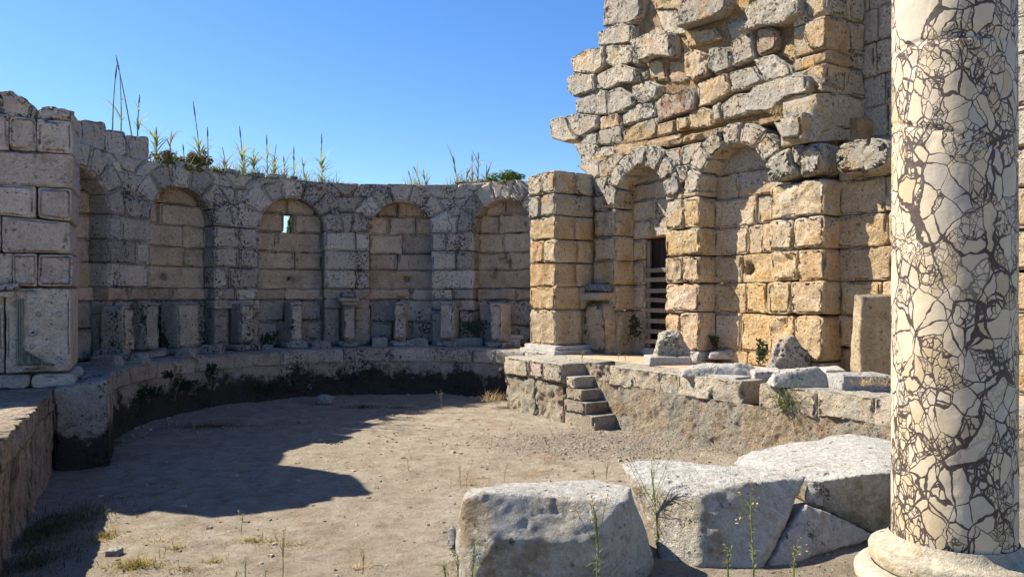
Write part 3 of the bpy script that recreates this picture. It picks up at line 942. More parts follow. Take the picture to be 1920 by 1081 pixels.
# low continuation beyond the frame
for z0, z1, sa in ((0, .7, -6.5), (.7, 1.4, -6.5), (1.4, 2.1, -6.5), (2.1, 2.75, -6.2), (2.75, 3.35, -5.2)):
    row(split(sa, -2.5, 1.2), z0, z1, .05, 1.2, map_left, lp, M_LEFT, amp=.03, rc=.08)
for s_, z_ in ((-3.0, 3.3), (-3.5, 3.32), (-4.6, 3.3)):
    block(rect(s_ - .3, s_ + .25, z_, z_ + random.uniform(.35, .6)), .1, 1., map_left, lp, M_LEFT, rc=.15, amp=.05)
block(rect(-2.62, -.12, 0, 4.75), .35, 1.7, map_left, lp, M_RUBBLE, name='rubble_core', back=True, rc=.02)
# fluted greenish pilaster let into the front, with its capital
flu = empty('fluted_pilaster', map_left([zl(34, 690)[0]], [-.02], [.05])[0], 'green fluted marble pilaster let into the grey pier, under a moulded capital', 'pilaster')
for k in range(3):
    u = 31.5 + k * 4.2
    block(lpoly([(u, 682), (u + 3.6, 682), (u + 3.6, 560), (u, 560)]), -.035, .1, map_left, flu, M_VERDE, name='flute', rc=.01, amp=.004, e=.012, tilt=0, gap=.003)
for k, (a, b, hh) in enumerate(((30, 47, 645), (47, 62, 655), (62, 78, 664), (78, 104, 675))):
    block(lpoly([(a, 686), (b, 686), (b, hh + 7), (a, hh)]), -.02, .1, map_left, flu, M_VERDE, name='flute_base', rc=.01, amp=.006, e=.012, tilt=0)
block(lpoly([(-40, 558), (27, 558), (30, 545), (-40, 545)]), -.06, .3, map_left, flu, M_FRAG, name='capital_moulding', amp=.01, rc=.02)
block(lpoly([(-40, 544), (37, 544), (39, 531), (-40, 531)]), -.14, .3, map_left, flu, M_FRAGD, name='abacus', amp=.01, rc=.02)
for q in ([(48, 630), (66, 616), (76, 620), (72, 628), (58, 634)], [(52, 646), (62, 640), (68, 652), (58, 656)], [(104, 668), (112, 664), (126, 680), (116, 686)], [(64, 584), (74, 580), (80, 592), (68, 596)], [(102, 586), (114, 580), (120, 592), (108, 596)]):
    block(lpoly(q), -.015, .1, map_left, lp, M_FRAG, name='marble_inlay', rc=.03, amp=.008, e=.01)

# left ledge running towards the viewer
random.seed(3)
LO = np.array([-7.87, 12.87])
def map_ll(s, d, z):                  # s along the hall away from the viewer, d to the left, seen from the pool
    s, d, z = (np.asarray(q, float) for q in (s, d, z))
    return np.stack([LO[0] + s * AL[0] - d * BL[0], LO[1] + s * AL[1] - d * BL[1], z], -1)
ll = empty('left_ledge', map_ll([-4.], [.6], [FLOOR])[0], 'streaked brown ledge along the pool at the left edge, with sun patches on top', 'ledge')
row(split(-11.8, .1, 1.25), -.34, 0, 0, 1.6, map_ll, ll, M_LBENCH, name='coping_stone', amp=.035, rc=.04, gap=.002, tilt=.006, h=.06, seed=78, chip=1.6)
rough_face('rough_face', -11.8, .1, FLOOR - .12, -.30, map_ll, ll, M_LBENCH, 240, 22, .05, 41, .06, .02)
row([-11.8, -8, -4, .3], -.3, -.01, 1.5, 7., map_ll, ll, M_SAND, name='ledge_bed', amp=.02, back=True)
# block that projects into the pool where ledge and apse meet
SPO = np.array([-7.72, 12.6])
def map_sp(s, d, z):
    s, d, z = (np.asarray(q, float) for q in (s, d, z))
    return np.stack([SPO[0] + s * BL[0] + d * AL[0], SPO[1] + s * BL[1] + d * AL[1], z], -1)
spur = empty('spur_block', map_sp([.4], [.7], [FLOOR])[0], 'square black-stained stone block projecting into the pool at the left ledge', 'block')
block([(-.02, FLOOR - .15), (.84, FLOOR - .15), (.83, -.6), (.80, .17), (.6, .12), (-.02, .02), (-.02, -.7)], 0, 1.7, map_sp, spur, M_SPUR, amp=.03, rc=.04, h=.07, tilt=.01)
block(rect(-2.6, -.02, -.12, .0), .1, 1.6, map_sp, spur, M_SAND, amp=.03, rc=.1)
for s_, d_, w_, h_ in ((-.5, .55, .5, .16), (-1.0, .7, .6, .12), (-.05, .75, .45, .2), (.35, .9, .35, .12), (-1.5, .6, .4, .1)):
    block(rect(s_ - w_ / 2, s_ + w_ / 2, .0, h_), d_, d_ + .4, map_sp, spur, M_FRAGD, rc=.08, amp=.035, e=.06)

# ------------------------------------------------------------------ right wall, lower storey
random.seed(31)
wall_base = map_right([4.], [.5], [0.])[0]
rw = empty('ruined_wall', wall_base, 'golden stone wall of two arched niches, right of the golden corner pier', 'wall')
up = empty('upper_ruin', map_right([4.], [1.], [5.4])[0], 'tall broken wall of rough stones rising above the golden arches', 'wall')
ZR = [.0, .25, 1.19, 1.88, 2.54, 3.2, 3.95]
sA0, sA1 = right_s(1155), right_s(1247)             # niche with the gate
sB0, sB1 = right_s(1312), right_s(1440)             # open niche
sE = right_s(1545)                                   # end of pier between niche and recess
sPE = 0.0
cA, cB, rA, rB = (sA0 + sA1) / 2, (sB0 + sB1) / 2, (sA1 - sA0) / 2, (sB1 - sB0) / 2
ZSP = 4.02
KA, KB = dict(amp=.026, rc=.08, e=.03, freq=3.2), dict(amp=.016, rc=.05)
# strip left of the gate niche
for z0, z1 in zip(ZR[2:-1], ZR[3:]):
    row([sPE - .02, sA0], z0, z1, 0, .66, map_right, rw, M_GOLD, **KA)
row([sPE - .02, sA0], ZR[6], ZSP + .35, 0, .66, map_right, rw, M_UPPER, **KA)
row([sPE - .02, (sPE + sA0) / 2 - .1, sA0], .0, ZR[2], .06, .66, map_right, rw, M_GOLD, amp=.05, rc=.12)
# pier between the niches
for i, (z0, z1) in enumerate(zip(ZR[1:-1], ZR[2:])):
    l, r = sA1, sB0
    cuts = [l, l + (r - l) * (.46, .36, .5, .40, .55)[i], r]
    if i in (1, 3): cuts = [l, r]
    row(cuts, z0, z1, random.uniform(-.03, .03), .64, map_right, rw, M_GOLD, amp=.034, rc=.085, e=.032, freq=3.2, chip=1.3)
row([sA1, sB0], 0, .25, -.05, .6, map_right, rw, M_FRAG, amp=.03)
row([sA1, (sA1 + sB0) / 2, sB0], ZR[6], ZSP + .04, 0, .6, map_right, rw, M_GOLD, **KA)
# pier right of the open niche
for i, (z0, z1) in enumerate(zip(ZR[1:], ZR[2:])):
    l, r = sB1, sE
    f = (.5, .42, .52, .45, None)[i]
    row([l, l + (r - l) * f, r] if f else [l, r], z0, z1, random.uniform(-.03, .03), .6, map_right, rw, M_GOLD, amp=.034, rc=.085, e=.032, chip=1.3)
row([sB1, sE], 0, .25, .0, .6, map_right, rw, M_COPING, amp=.03)
# arches
arch_ring(cA, ZSP, rA, rA + .50, 7, -.02, .64, map_right, rw, M_UPPER, ky=.97, jit=.12, amp=.034, rc=.085, e=.032, freq=3.2, chip=1.3)
arch_ring(cB, ZSP, rB, rB + .46, 7, -.02, .56, map_right, rw, M_UPPER, ky=1., jit=.10, amp=.034, rc=.085, e=.032, freq=3.2, chip=1.3)
ZTR = 5.42
spandrel(cA, cB, rA + .5, rB + .46, ZSP, ZTR, [ZSP + .3, 4.75, 5.2], -.01, .6, map_right, rw, M_UPPER, amp=.03, rc=.08)
spandrel(cA - 2 * (rA + .5) - .35, cA, rA + .5, rA + .5, ZSP, ZTR, [4.36, 4.85, 5.35], .0, .6, map_right, rw, M_UPPER, amp=.03, rc=.08)
# stones over the pier right of the open niche (placed from the photograph)
def rp(pts, org, d=0., k=.25):
    return [right_px(org[0] + x * k, org[1] + y * k, d) for x, y in pts]
Z3, Z1, Z2 = (1280, 250), (1000, 0), (1300, 0)
for pg in ([(640, 205), (700, 150), (810, 105), (835, 230), (870, 280), (870, 325), (690, 375), (640, 330)], [(828, 85), (905, 68), (885, 255), (845, 245), (825, 170)], [(912, 70), (1060, 65), (1060, 300), (900, 335), (885, 265)]):
    block(rp(pg, Z3), -.1, .6, map_right, rw, M_UPPER, amp=.04, rc=.1, e=.06, h=.09)
block(rp([(655, 915), (770, 870), (900, 838), (880, 1060), (720, 1078), (690, 1000)], Z2), -.28, .95, map_right, up, M_UPPER, amp=.035, rc=.06, e=.05, h=.09)
for pg in ([(490, 20 + 230), (660, 130), (780, 20), (900, -30), (1180, 10), (1060, 60), (870, 66), (800, 90), (650, 200)],):
    pass
# sloping bed on top of the arches
row(split(-.3, sE - .2, .75), 5.30, 5.46, .1, 1.2, map_right, rw, M_RUBBLE, amp=.05, rc=.1, tilt=.06)
# backs of the niches
def niche_back(l, r, d, zr, cuts, mat, holes=(), **k):
    for i, (z0, z1) in enumerate(zip(zr[:-1], zr[1:])):
        cs = [l] + [l + (r - l) * f for f in cuts[i]] + [r]
        for j, (a, b) in enumerate(zip(cs[:-1], cs[1:])):
            hl = next((h for (hi, hj, h) in holes if (hi, hj) == (i, j)), None)
            block(rect(a, b, z0, z1), d, d + .3, map_right, rw, mat, hole=hl, **k)
sD0 = right_s(1209, .63)
zA = [.0, 1.19, 1.88, 2.55, 3.12, 3.62, 4.15, 4.6, 5.05]
for i, (z0, z1) in enumerate(zip(zA[:-1], zA[1:])):
    if z1 <= 3.13: row([sA0 - .05, sD0], z0, z1, .62, .92, map_right, rw, M_GOLD, **KB)
    else: row([sA0 - .05, cA + random.uniform(-.3, .3), sA1 + .05], z0, z1, .62, .92, map_right, rw, M_GOLD, **KB)
row([sD0, sA1 + .1], -.02, .2, .5, .95, map_right, rw, M_FRAG, name='door_sill', **KB)
zB = [.0, .3, 1.19, 1.88, 2.54, 3.2, 3.85, 4.45, 5.05]
s_h = right_s(1402, .5)
niche_back(sB0 - .04, sB1 + .04, .53, zB, [(.5,), (.4,), (.47, .75), (.42,), (.5, .7), (.62,), (.35,), (), ()], M_GOLD,
           holes=((3, 1, (s_h, 2.2, .15, .34)),), **KB)
# recessed wall right of the niches
sR1 = right_s(1892, .53)
for i, (z0, z1) in enumerate(((0, .55), (.55, 1.19), (1.19, 1.88), (1.88, 2.54), (2.54, 3.2), (3.2, 3.9), (3.9, 4.3))):
    row(split(sE - .05, sR1, .95), z0, z1, .53, 1.1, map_right, rw, M_GOLD, amp=.02, rc=.05)
# next pier, seen beyond the column
for i, z0 in enumerate(np.arange(0, 4.9, .66)):
    row([sR1, sR1 + .7 + .2 * (i % 2), sR1 + 1.7], z0, z0 + .66, random.uniform(-.04, .04), 1., map_right, rw, M_GOLD, amp=.025)
row(split(sR1 + 1.7, sR1 + 6, 1.1), 0, 3., .5, 1.1, map_right, rw, M_GOLD)
# boulder block lying on the recessed wall
block(rp([(1135, 120), (1200, 60), (1400, 20), (1540, 45), (1560, 150), (1540, 240), (1400, 295), (1200, 310), (1140, 270)], Z3, .1), .1, 1.3, map_right, up, M_UPPER, amp=.04, rc=.14, e=.07, h=.055, freq=3.5, name='fallen_block')
# cores
block(rect(-.1, sE + .02, 0, 5.3), 1.2, 2.3, map_right, rw, M_RUBBLE, name='rubble_core', back=True, rc=.02)
block(rect(sE, sR1 + 6, 0, 4.25), .9, 2.3, map_right, rw, M_RUBBLE, name='rubble_core', back=True, rc=.02)

# ------------------------------------------------------------------ corner pier at the end of the apse
random.seed(41)
pier = empty('corner_pier', map_right([-.6], [-.6], [0.])[0], 'golden square corner pier between the shaded niches and the sunlit arches', 'pier')
PZ = [.22, 1.2, 1.83, 2.48, 3.12, 3.76, 4.38, 5.0]
front = [[], [], [], [.55], [], [.42], [.5], [.4]]
side = [[-.35], [-.45], [-.6], [-.55], [-.62], [], [-.62], []]
for i, (z0, z1) in enumerate(zip(PZ[:-1], PZ[1:])):
    ov = .06 if i >= 5 else 0
    mt = M_UPPER if i >= 5 else M_GOLD
    fs = [-1.26 - ov] + [-1.26 + 1.26 * f for f in front[i]] + [0.]
    ds = [-1.3 - ov * .5] + side[i] + [.02]
    for a, b in zip(fs[:-1], fs[1:]):
        block(rect(a, b, z0, z1), ds[0] + random.uniform(-.02, .02), ds[1], map_right, pier, mt, amp=.026, rc=.07, e=.03, chip=1.3, back=True)
    for d0, d1 in zip(ds[1:-1], ds[2:]):
        block(rect(-.9, random.uniform(-.03, .02), z0 + .005, z1 - .005), d0 + .012, d1, map_right, pier, mt, amp=.02, rc=.05, back=True)
block(rect(-1.4, .16, .1, .23), -1.42, -.1, map_right, pier, M_FRAG, name='base_moulding', amp=.012, rc=.03)
block(rect(-1.5, .24, -.01, .11), -1.5, -.1, map_right, pier, M_FRAG, name='plinth', amp=.012, rc=.03)
# bits of rough masonry that link pier and upper ruin
for pg, d in (([(365, 1010), (480, 990), (475, 1090), (440, 1180), (370, 1080)], .1), ([(260, 1085), (360, 1060), (440, 1170), (400, 1250), (330, 1260), (270, 1180)], .3)):
    pass

# ------------------------------------------------------------------ upper ruin, stone by stone
random.seed(51)
UD = .35
stones_up = [
 [(540, -40), (815, -40), (800, 110), (740, 175), (515, 205), (520, 70)],
 [(475, 240), (620, 180), (745, 185), (740, 320), (475, 345)],
 [(285, 440), (400, 370), (525, 350), (535, 480), (470, 550), (300, 550)],
 [(530, 335), (740, 325), (745, 470), (590, 500), (535, 470)],
 [(258, 590), (310, 550), (465, 555), (472, 675), (310, 732), (262, 680)],
 [(475, 560), (640, 475), (770, 510), (775, 610), (640, 620), (560, 665), (475, 665)],
 [(310, 755), (450, 672), (550, 668), (547, 855), (470, 858), (320, 850)],
 [(555, 685), (640, 650), (750, 720), (755, 780), (680, 835), (555, 862)],
 [(135, 905), (180, 880), (250, 870), (305, 1000), (340, 1048), (240, 1072), (150, 1040)],
 [(255, 872), (320, 850), (490, 868), (488, 950), (360, 1035), (305, 1000)],
 [(745, 310), (895, 240), (1050, 255), (1055, 430), (920, 425), (810, 470), (775, 400)],
 [(870, 60), (1060, 55), (1108, 250), (1050, 262), (920, 235), (895, 150)],
 [(870, -30), (1080, -30), (1105, 60), (870, 60)],
 [(825, 450), (940, 430), (962, 520), (975, 605), (850, 590)],
 [(962, 440), (1125, 440), (1125, 605), (975, 612)],
 [(1058, 270), (1105, 268), (1160, 350), (1130, 440), (1060, 432)],
 [(1108, 70), (1230, -20), (1490, -20), (1490, 70), (1380, 132), (1110, 215)],
 [(1125, 410), (1200, 368), (1300, 400), (1308, 560), (1200, 608), (1130, 592)],
 [(1308, 370), (1400, 335), (1470, 380), (1485, 520), (1370, 568), (1305, 520)],
 [(1475, 310), (1640, 240), (1668, 440), (1490, 502)],
 [(1668, 210), (1730, 190), (1800, 210), (1830, 260), (1820, 370), (1690, 422), (1665, 380)],
 [(1565, 245), (1640, 160), (1615, 90), (1720, -20), (2030, -20), (2030, 100), (1900, 190), (1740, 205)],
 [(1110, 222), (1200, 212), (1330, 200), (1400, 285), (1300, 310), (1120, 350)],
 [(1375, 150), (1480, 115), (1600, 130), (1560, 275), (1440, 305)],
 [(745, 645), (860, 600), (960, 640), (925, 742), (800, 782), (745, 710)],
 [(655, 850), (790, 765), (912, 742), (912, 872), (750, 912), (665, 937)],
 [(915, 775), (990, 700), (1180, 655), (1222, 690), (1210, 822), (1060, 872), (930, 918)],
 [(490, 882), (630, 850), (652, 940), (495, 975)],
 [(360, 1000), (480, 990), (482, 1085), (362, 1085)],
 [(480, 975), (600, 940), (662, 950), (672, 1085), (482, 1085)],
 [(670, 985), (800, 912), (912, 878), (932, 935), (912, 1022), (800, 1062), (680, 1085)],
 [(930, 930), (1060, 888), (1062, 990), (920, 1032)],
 [(1065, 882), (1158, 862), (1158, 965), (1070, 992)],
 [(1165, 840), (1270, 798), (1342, 838), (1342, 942), (1162, 972)],
 [(1220, 622), (1450, 540), (1472, 680), (1330, 772), (1225, 808)],
 [(1455, 540), (1640, 490), (1722, 600), (1590, 672), (1480, 692)],
 [(1640, 440), (1790, 405), (1930, 500), (1940, 565), (1820, 590), (1730, 612)],
 [(1390, 790), (1500, 702), (1622, 688), (1592, 852), (1400, 902)],
 [(1340, 792), (1392, 758), (1402, 892), (1350, 932)],
 [(1602, 780), (1670, 660), (1800, 610), (1950, 568), (2105, 572), (2115, 700), (1960, 720), (1800, 850), (1602, 852)],
 [(1690, 845), (1960, 715), (2115, 695), (2115, 775), (1990, 800), (1850, 850)],
 [(1840, 330), (1960, 220), (2030, 300), (2090, 390), (1930, 465), (1830, 400)],
 [(2040, 165), (2210, 115), (2205, 362), (2090, 390), (2030, 300)],
 [(2040, -30), (2190, -30), (2200, 100), (2060, 155), (2040, 60)],
 [(2090, 412), (2212, 368), (2212, 462), (2095, 492)],
 [(2010, 555), (2100, 490), (2212, 468), (2192, 622), (2120, 572)],
 [(1510, -30), (1640, -30), (1620, 90), (1510, 75)],
 [(2120, 590), (2192, 628), (2192, 692), (2120, 702)],
 [(1680, 860), (1990, 800), (2110, 790), (2110, 850), (1800, 890)],
 [(760, 175), (895, 150), (930, 235), (770, 300)],
 [(820, -30), (868, -30), (870, 160), (770, 165)],
 [(775, 510), (830, 520), (820, 585), (775, 602)],
 [(740, 380), (800, 470), (760, 502), (740, 470)],
 [(300, 1075), (420, 1060), (480, 1090), (470, 1160), (350, 1170)],
 [(600, 1085), (790, 1065), (930, 1035), (1100, 1000), (1100, 1060), (900, 1080), (620, 1160)],
 [(350, 1165), (520, 1100), (620, 1090), (620, 1180), (400, 1270), (355, 1240)],
]
proud = {8: -.10, 9: -.08, 16: -.20, 21: -.18, 33: -.0, 39: -.16, 40: -.10, 41: .10, 2: -.05, 4: -.05, 10: -.10, 17: -.05, 22: .12, 23: .15, 26: -.05, 11: .20, 12: .20, 13: .10, 14: .20, 15: .22, 49: .26, 50: .26, 51: .16}
for i, pg in enumerate(stones_up):
    d = UD + proud.get(i, random.uniform(-.035, .035))
    block([right_px(1000 + x / 4, y / 4, UD) for x, y in pg], d, d + .75, map_right, up, M_RED if i in (20, 26) else M_ORANGE if i in (12, 13, 14, 15, 17, 22, 27, 30, 31, 32, 33, 34, 38, 40, 41, 42, 43, 44, 45, 46, 48, 54) else M_UPPER, amp=.026, rc=.045, e=.03, h=.055, tilt=.032, gap=.006, freq=3.6, chip=1.1, back=(i in (8, 9, 2, 4, 6)))
# one more row above the frame
ss_ = [right_s(u, UD) for u in (1150, 1210, 1270, 1330, 1400, 1470, 1550)]
zt = right_px(1350, -8, UD)[1]
for a, b in zip(ss_[:-1], ss_[1:]):
    za = EYE + (V0 + 8) / FPX * ((BW + UD) / 1) * 0 + right_px(1150, -10, UD)[1] + (a - ss_[0]) * (right_px(1550, -10, UD)[1] - right_px(1150, -10, UD)[1]) / (ss_[-1] - ss_[0])
    block(rect(a, b, za, 10.2), UD, UD + 1., map_right, up, M_UPPER, amp=.05, rc=.1)
core = [(1150, -90), (1150, 45), (1128, 60), (1128, 90), (1100, 105), (1090, 140), (1098, 165), (1100, 215), (1095, 240), (1095, 300), (1240, 275), (1400, 240), (1546, 240), (1546, -90)]
block([right_px(u, v, .5) for u, v in core], .60, 1.9, map_right, up, M_RUBBLE, name='rubble_core', back=True, amp=.06, rc=.05, h=.12, freq=5, tilt=0)
# shaded return of the upper wall (faces the viewer)
aE = A0 - right_s(1550, UD)
def map_ret(s, d, z):                 # s across to the right from the corner, d away
    return ab(aE + np.asarray(d, float), BW + UD + np.asarray(s, float), np.asarray(z, float))
def ret_px(u, v):
    k = (u - U0) / FPX
    y = aE / (AX[0] * k + AX[1])
    return (BX[0] * k * y + BX[1] * y - BW - UD, EYE + (V0 - v) / FPX * y)
M_SHADE = M_LEFT
for pg in ([(1000, -40), (1155, -40), (1155, 112), (1002, 118)], [(1158, -40), (1287, -40), (1287, 172), (1160, 152)], [(1010, 122), (1155, 120), (1150, 372), (1010, 365)], [(1160, 160), (1287, 185), (1287, 412), (1160, 372)],
           [(1015, 370), (1185, 390), (1240, 510), (1010, 462)], [(1188, 388), (1288, 420), (1288, 522), (1245, 510)], [(992, 470), (1150, 492), (1145, 692), (990, 622)], [(1150, 494), (1288, 525), (1288, 742), (1148, 695)], [(920, 702), (1140, 692), (1288, 752), (1288, 972), (1140, 962), (930, 1000)], [(905, 850), (1140, 965), (1288, 975), (1288, 1060), (905, 1060)]):
    block([ret_px(1300 + x / 4, y / 4) for x, y in pg], -.0, .8, map_ret, up, M_UPPER, amp=.02, rc=.035)
sX = ret_px(1622, 0)[0]
row([0.02, sX], ret_px(1590, -9)[1], 10.2, 0, .8, map_ret, up, M_UPPER)
# recessed upper wall, in the shade of the return
DU = UD + sX
for i, z0 in enumerate((4.25, 4.9, 5.55, 6.25, 6.95, 7.65, 8.35, 9.0)):
    row(split(A0 - aE - 1.0, right_s(1895, DU), 1.25), z0, z0 + .68, DU, DU + .6, map_right, up, M_GOLD, amp=.015, rc=.03, gap=.008)
sN = right_s(1896, UD)
for i, z0 in enumerate(np.arange(4.9, 9.6, .66)):
    row([sN, sN + .8 + .2 * (i % 2), sN + 1.9], z0, z0 + .66, UD, UD + 1.9, map_right, up, M_GOLD, amp=.03)
block(rect(A0 - aE - 1.2, sN + 2, 4.2, 10.), DU + .5, DU + 1.3, map_right, up, M_RUBBLE, name='rubble_core', back=True, rc=.02)

# ------------------------------------------------------------------ wooden gate in the niche
gate = empty('wooden_gate', map_right([(sD0 + sA1) / 2], [.75], [.2])[0], 'weathered slatted timber gate in the doorway of the golden niche', 'gate')
def bar(s0, s1, z0, z1, d0, d1, name, mat, par, tl=0.):
    block([(s0, z0 + tl), (s1, z0 - tl), (s1, z1 - tl), (s0, z1 + tl)], d0, d1, map_right, par, mat, name=name, rc=.005, amp=.003, e=.008, tilt=.003, gap=.001, h=.3, back=True)
bar(sD0 + .06, sD0 + .15, .2, 3.0, .66, .74, 'post', M_WOOD, gate)
bar(sA1 + .12, sA1 + .2, .2, 2.2, .66, .74, 'post', M_WOOD, gate)
for k, z in enumerate((.32, .58, .86, 1.14, 1.40, 1.66, 1.95, 2.2)):
    bar(sD0 - .01, sA1 + .22, z, z + .115, .60, .65, 'slat', M_WOOD, gate, .03 if k == 4 else random.uniform(-.01, .01))
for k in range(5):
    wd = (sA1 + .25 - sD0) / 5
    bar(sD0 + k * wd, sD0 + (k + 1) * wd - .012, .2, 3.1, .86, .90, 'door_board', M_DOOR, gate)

# ------------------------------------------------------------------ right ledge, spur and stairs
random.seed(61)
BB, BS = 11.1, 10.45
def map_rl(s, d, z):                  # s towards the viewer
    return ab(A0 - np.asarray(s, float), BB + np.asarray(d, float), np.asarray(z, float))
rl = empty('right_ledge', map_rl([6.], [1.], [FLOOR])[0], 'sunlit ledge of coping stones over rough concrete, right side of the pool', 'ledge')
cuts = [3.25, 4.05, 4.9, 5.4, 6.3, 7.4, 8.6, 9.6, 10.8, 12., 13.2, 14.3]
for a, b in zip(cuts[:-1], cuts[1:]):
    if abs(a - 6.3) < .01: b = 7.0
    block(rect(a, b, -.45 + random.uniform(-.04, .04), 0.), random.uniform(-.004, .006), 1.0, map_rl, rl, M_COPING, name='coping_stone', amp=.034, rc=.02, e=.016, h=.05, tilt=.002, gap=.0015, chip=1.2, freq=2.6, seed=77)
rough_face('concrete_face', 2.2, 14.3, FLOOR - .1, -.40, map_rl, rl, M_CONC, 420, 36, .042, 14, .03, -.002)
rough_face('eroded_coping', 2.2, 3.3, -.42, .0, map_rl, rl, M_CONC, 30, 12, .08, 19, 0, .06)
# mortar top
V, F = [], []
nu, nv = 120, 22
for j in range(nv + 1):
    for i in range(nu + 1):
        V.append((-2.2 + 16.5 * i / nu, .8 + (3.4) * j / nv, 0))
V = np.array(V)
V[:, 2] = 0.004 + .025 * fbm(V * 1.5, 3, 12)
F = [(j * (nu + 1) + i, j * (nu + 1) + i + 1, (j + 1) * (nu + 1) + i + 1, (j + 1) * (nu + 1) + i) for j in range(nv) for i in range(nu)]
mesh_obj('ledge_bed', map_rl(V[:, 0], V[:, 1], V[:, 2]), F, M_SAND, rl)
# spur beside the stairs
sp2 = empty('ledge_spur', map_rl([1.1], [-.2], [FLOOR])[0], 'projecting sunlit end of the right ledge, left of the stone stairs', 'ledge')
def map_s2(s, d, z):
    return ab(A0 - np.asarray(s, float), BS + np.asarray(d, float), np.asarray(z, float))
for a, b in ((-.2, .95), (.95, 1.55), (1.55, 2.38)):
    block(rect(a, b, -.46, .0), random.uniform(-.02, .02), 1.6, map_s2, sp2, M_COPING, name='coping_stone', amp=.03, rc=.05, e=.04, h=.07, gap=.004)
block(rect(-.18, 1.2, FLOOR - .15, -.44), .05, 1.2, map_s2, sp2, M_CONC, amp=.06, rc=.06, h=.06, e=.04, back=True, gap=.0, chip=1.4)
block(rect(1.19, 2.33, FLOOR - .15, -.44), .05, 1.2, map_s2, sp2, M_CONC, amp=.06, rc=.06, h=.06, e=.04, back=True, gap=.0, chip=1.4)
V = []
st = empty('stone_stairs', map_s2([3.], [.3], [FLOOR])[0], 'four worn stone steps climbing from the pool floor to the right ledge', 'stairs')
for k, (sa, sb, zt_) in enumerate(((2.40, 2.72, -.28), (2.40, 2.98, -.55), (2.40, 3.22, -.81), (2.40, 3.50, -1.07))):
    block(rect(sa, sb, (zt_ - .26) if k < 3 else FLOOR - .1, zt_), .06 + .02 * k - (.08 if k > 1 else 0), .72, map_s2, st, M_CONC if k else M_COPING, name='step', amp=.018, rc=.03, e=.02, h=.06, tilt=.01, gap=.003)

# ------------------------------------------------------------------ loose stones and fragments
def frag(u0, u1, v0, v1, lab, mat=None, dep=.5, z=0., name='stone_fragment', cat='stone', seed=0, shape='slab', group='stone fragments lying on the ledges', amp=.015, y=None, voxel=None, rot=0., flute=0.):
    rnd = random.Random(seed + 100)
    c = on_level((u0 + u1) / 2, v1, z) if y is None else at_depth((u0 + u1) / 2, v1, y)
    yy = c[1]
    wd, ht = (u1 - u0) / FPX * yy, (v1 - v0) / FPX * yy
    dirx = np.array([math.cos(rot), math.sin(rot)]); diry = np.array([-dirx[1], dirx[0]])
    pts = []
    if shape == 'slab':
        for sx in (-1, 1):
            for sy in (0, 1):
                for sz in (0, 1):
                    j = lambda a: 1 - a * rnd.random()
                    pts.append((sx * wd / 2 * j(.18 if sz else .08), sy * dep * j(.12), sz * ht * j(.22) if sz else -.02))
        pts.append((rnd.uniform(-.2, .2) * wd, dep * .5, ht))
    elif shape == 'wedge':
        for sx, sy, sz in ((-1, 0, 0), (1, 0, 0), (-1, 1, 0), (1, 1, 0), (-.95, .1, .55), (.5, .1, 1), (.95, .2, .5), (-.6, .9, .7), (.8, .9, .8)):
            pts.append((sx * wd / 2, sy * dep, sz * ht - (.02 if sz == 0 else 0)))
    else:                       # boulder
        for _ in range(26):
            t, p = rnd.uniform(0, 2 * math.pi), math.acos(rnd.uniform(-.5, 1))
            q = rnd.uniform(.85, 1.05)
            pts.append((q * wd / 2 * math.sin(p) * math.cos(t), dep / 2 + q * dep / 2 * math.sin(p) * math.sin(t), ht * (.35 + .65 * q * math.cos(p))))
        pts += [(-wd * .4, .05, -.02), (wd * .4, .05, -.02), (-wd * .35, dep * .9, -.02), (wd * .35, dep * .9, -.02)]
    P = [(c[0] + p[0] * dirx[0] + p[1] * diry[0], c[1] + p[0] * dirx[1] + p[1] * diry[1], c[2] + p[2]) for p in pts]
    vx = voxel or max(.016, min(.04, max(wd, dep, ht) / 28))
    return rock(name, P, mat or M_FRAGD, vx, amp, 6., seed, chips=1.6, label=lab, cat=cat, group=group, flute=((diry[0], diry[1]), flute, .035) if flute else None)

frag(170, 232, 655, 668, 'thin flat slab tilted on two others by the grey pier', seed=1, dep=.45, z=.12)
frag(168, 218, 666, 687, 'low grey block lowest of the slabs beside the grey pier', seed=2, dep=.4)
frag(222, 270, 662, 682, 'pale wedge of stone right of the slabs by the grey pier', seed=3, shape='wedge', dep=.4)
frag(320, 370, 650, 671, 'rounded pale boulder with holes under the leftmost full niche', seed=4, shape='boulder', dep=.45)
frag(374, 415, 645, 663, 'squared white-specked block right of the holed boulder', seed=5, dep=.4)
frag(270, 305, 652, 667, 'flat stained stone at the foot of the wide pedestal', seed=6, dep=.4)
frag(528, 582, 636, 653, 'dark rounded stone at the foot of the narrow pedestal below the slit window', seed=7, shape='boulder', dep=.35)
frag(584, 618, 638, 653, 'small grey stone left of the capped pedestal', seed=8, dep=.3)
frag(490, 508, 645, 655, 'tiny pale stone on the dark ledge between two pedestals', seed=9, dep=.2)
frag(696, 726, 632, 650, 'small tilted grey cube right of the capped pedestal', seed=10, dep=.3)
frag(755, 803, 632, 649, 'pale trapezoid block between two pedestals in mid ledge', seed=11, shape='wedge', dep=.4)
frag(848, 908, 632, 649, 'long grey block at the foot of the last free pier', seed=12, dep=.4)
frag(928, 978, 634, 650, 'grey moulded bowl-like fragment left of the corner pier', seed=13, dep=.4, mat=M_FRAG)
frag(945, 984, 626, 635, 'bent marble piece lying on the bowl-like fragment', seed=14, dep=.25, z=.24, mat=M_FRAG)
frag(586, 624, 740, 757, 'lone grey boulder on the shaded pool floor', seed=15, shape='boulder', dep=.4, z=FLOOR, name='boulder', cat='boulder', group=None)
frag(194, 222, 1030, 1042, 'flat grey stone in the dry grass at lower left', seed=16, dep=.15, z=FLOOR, group=None)

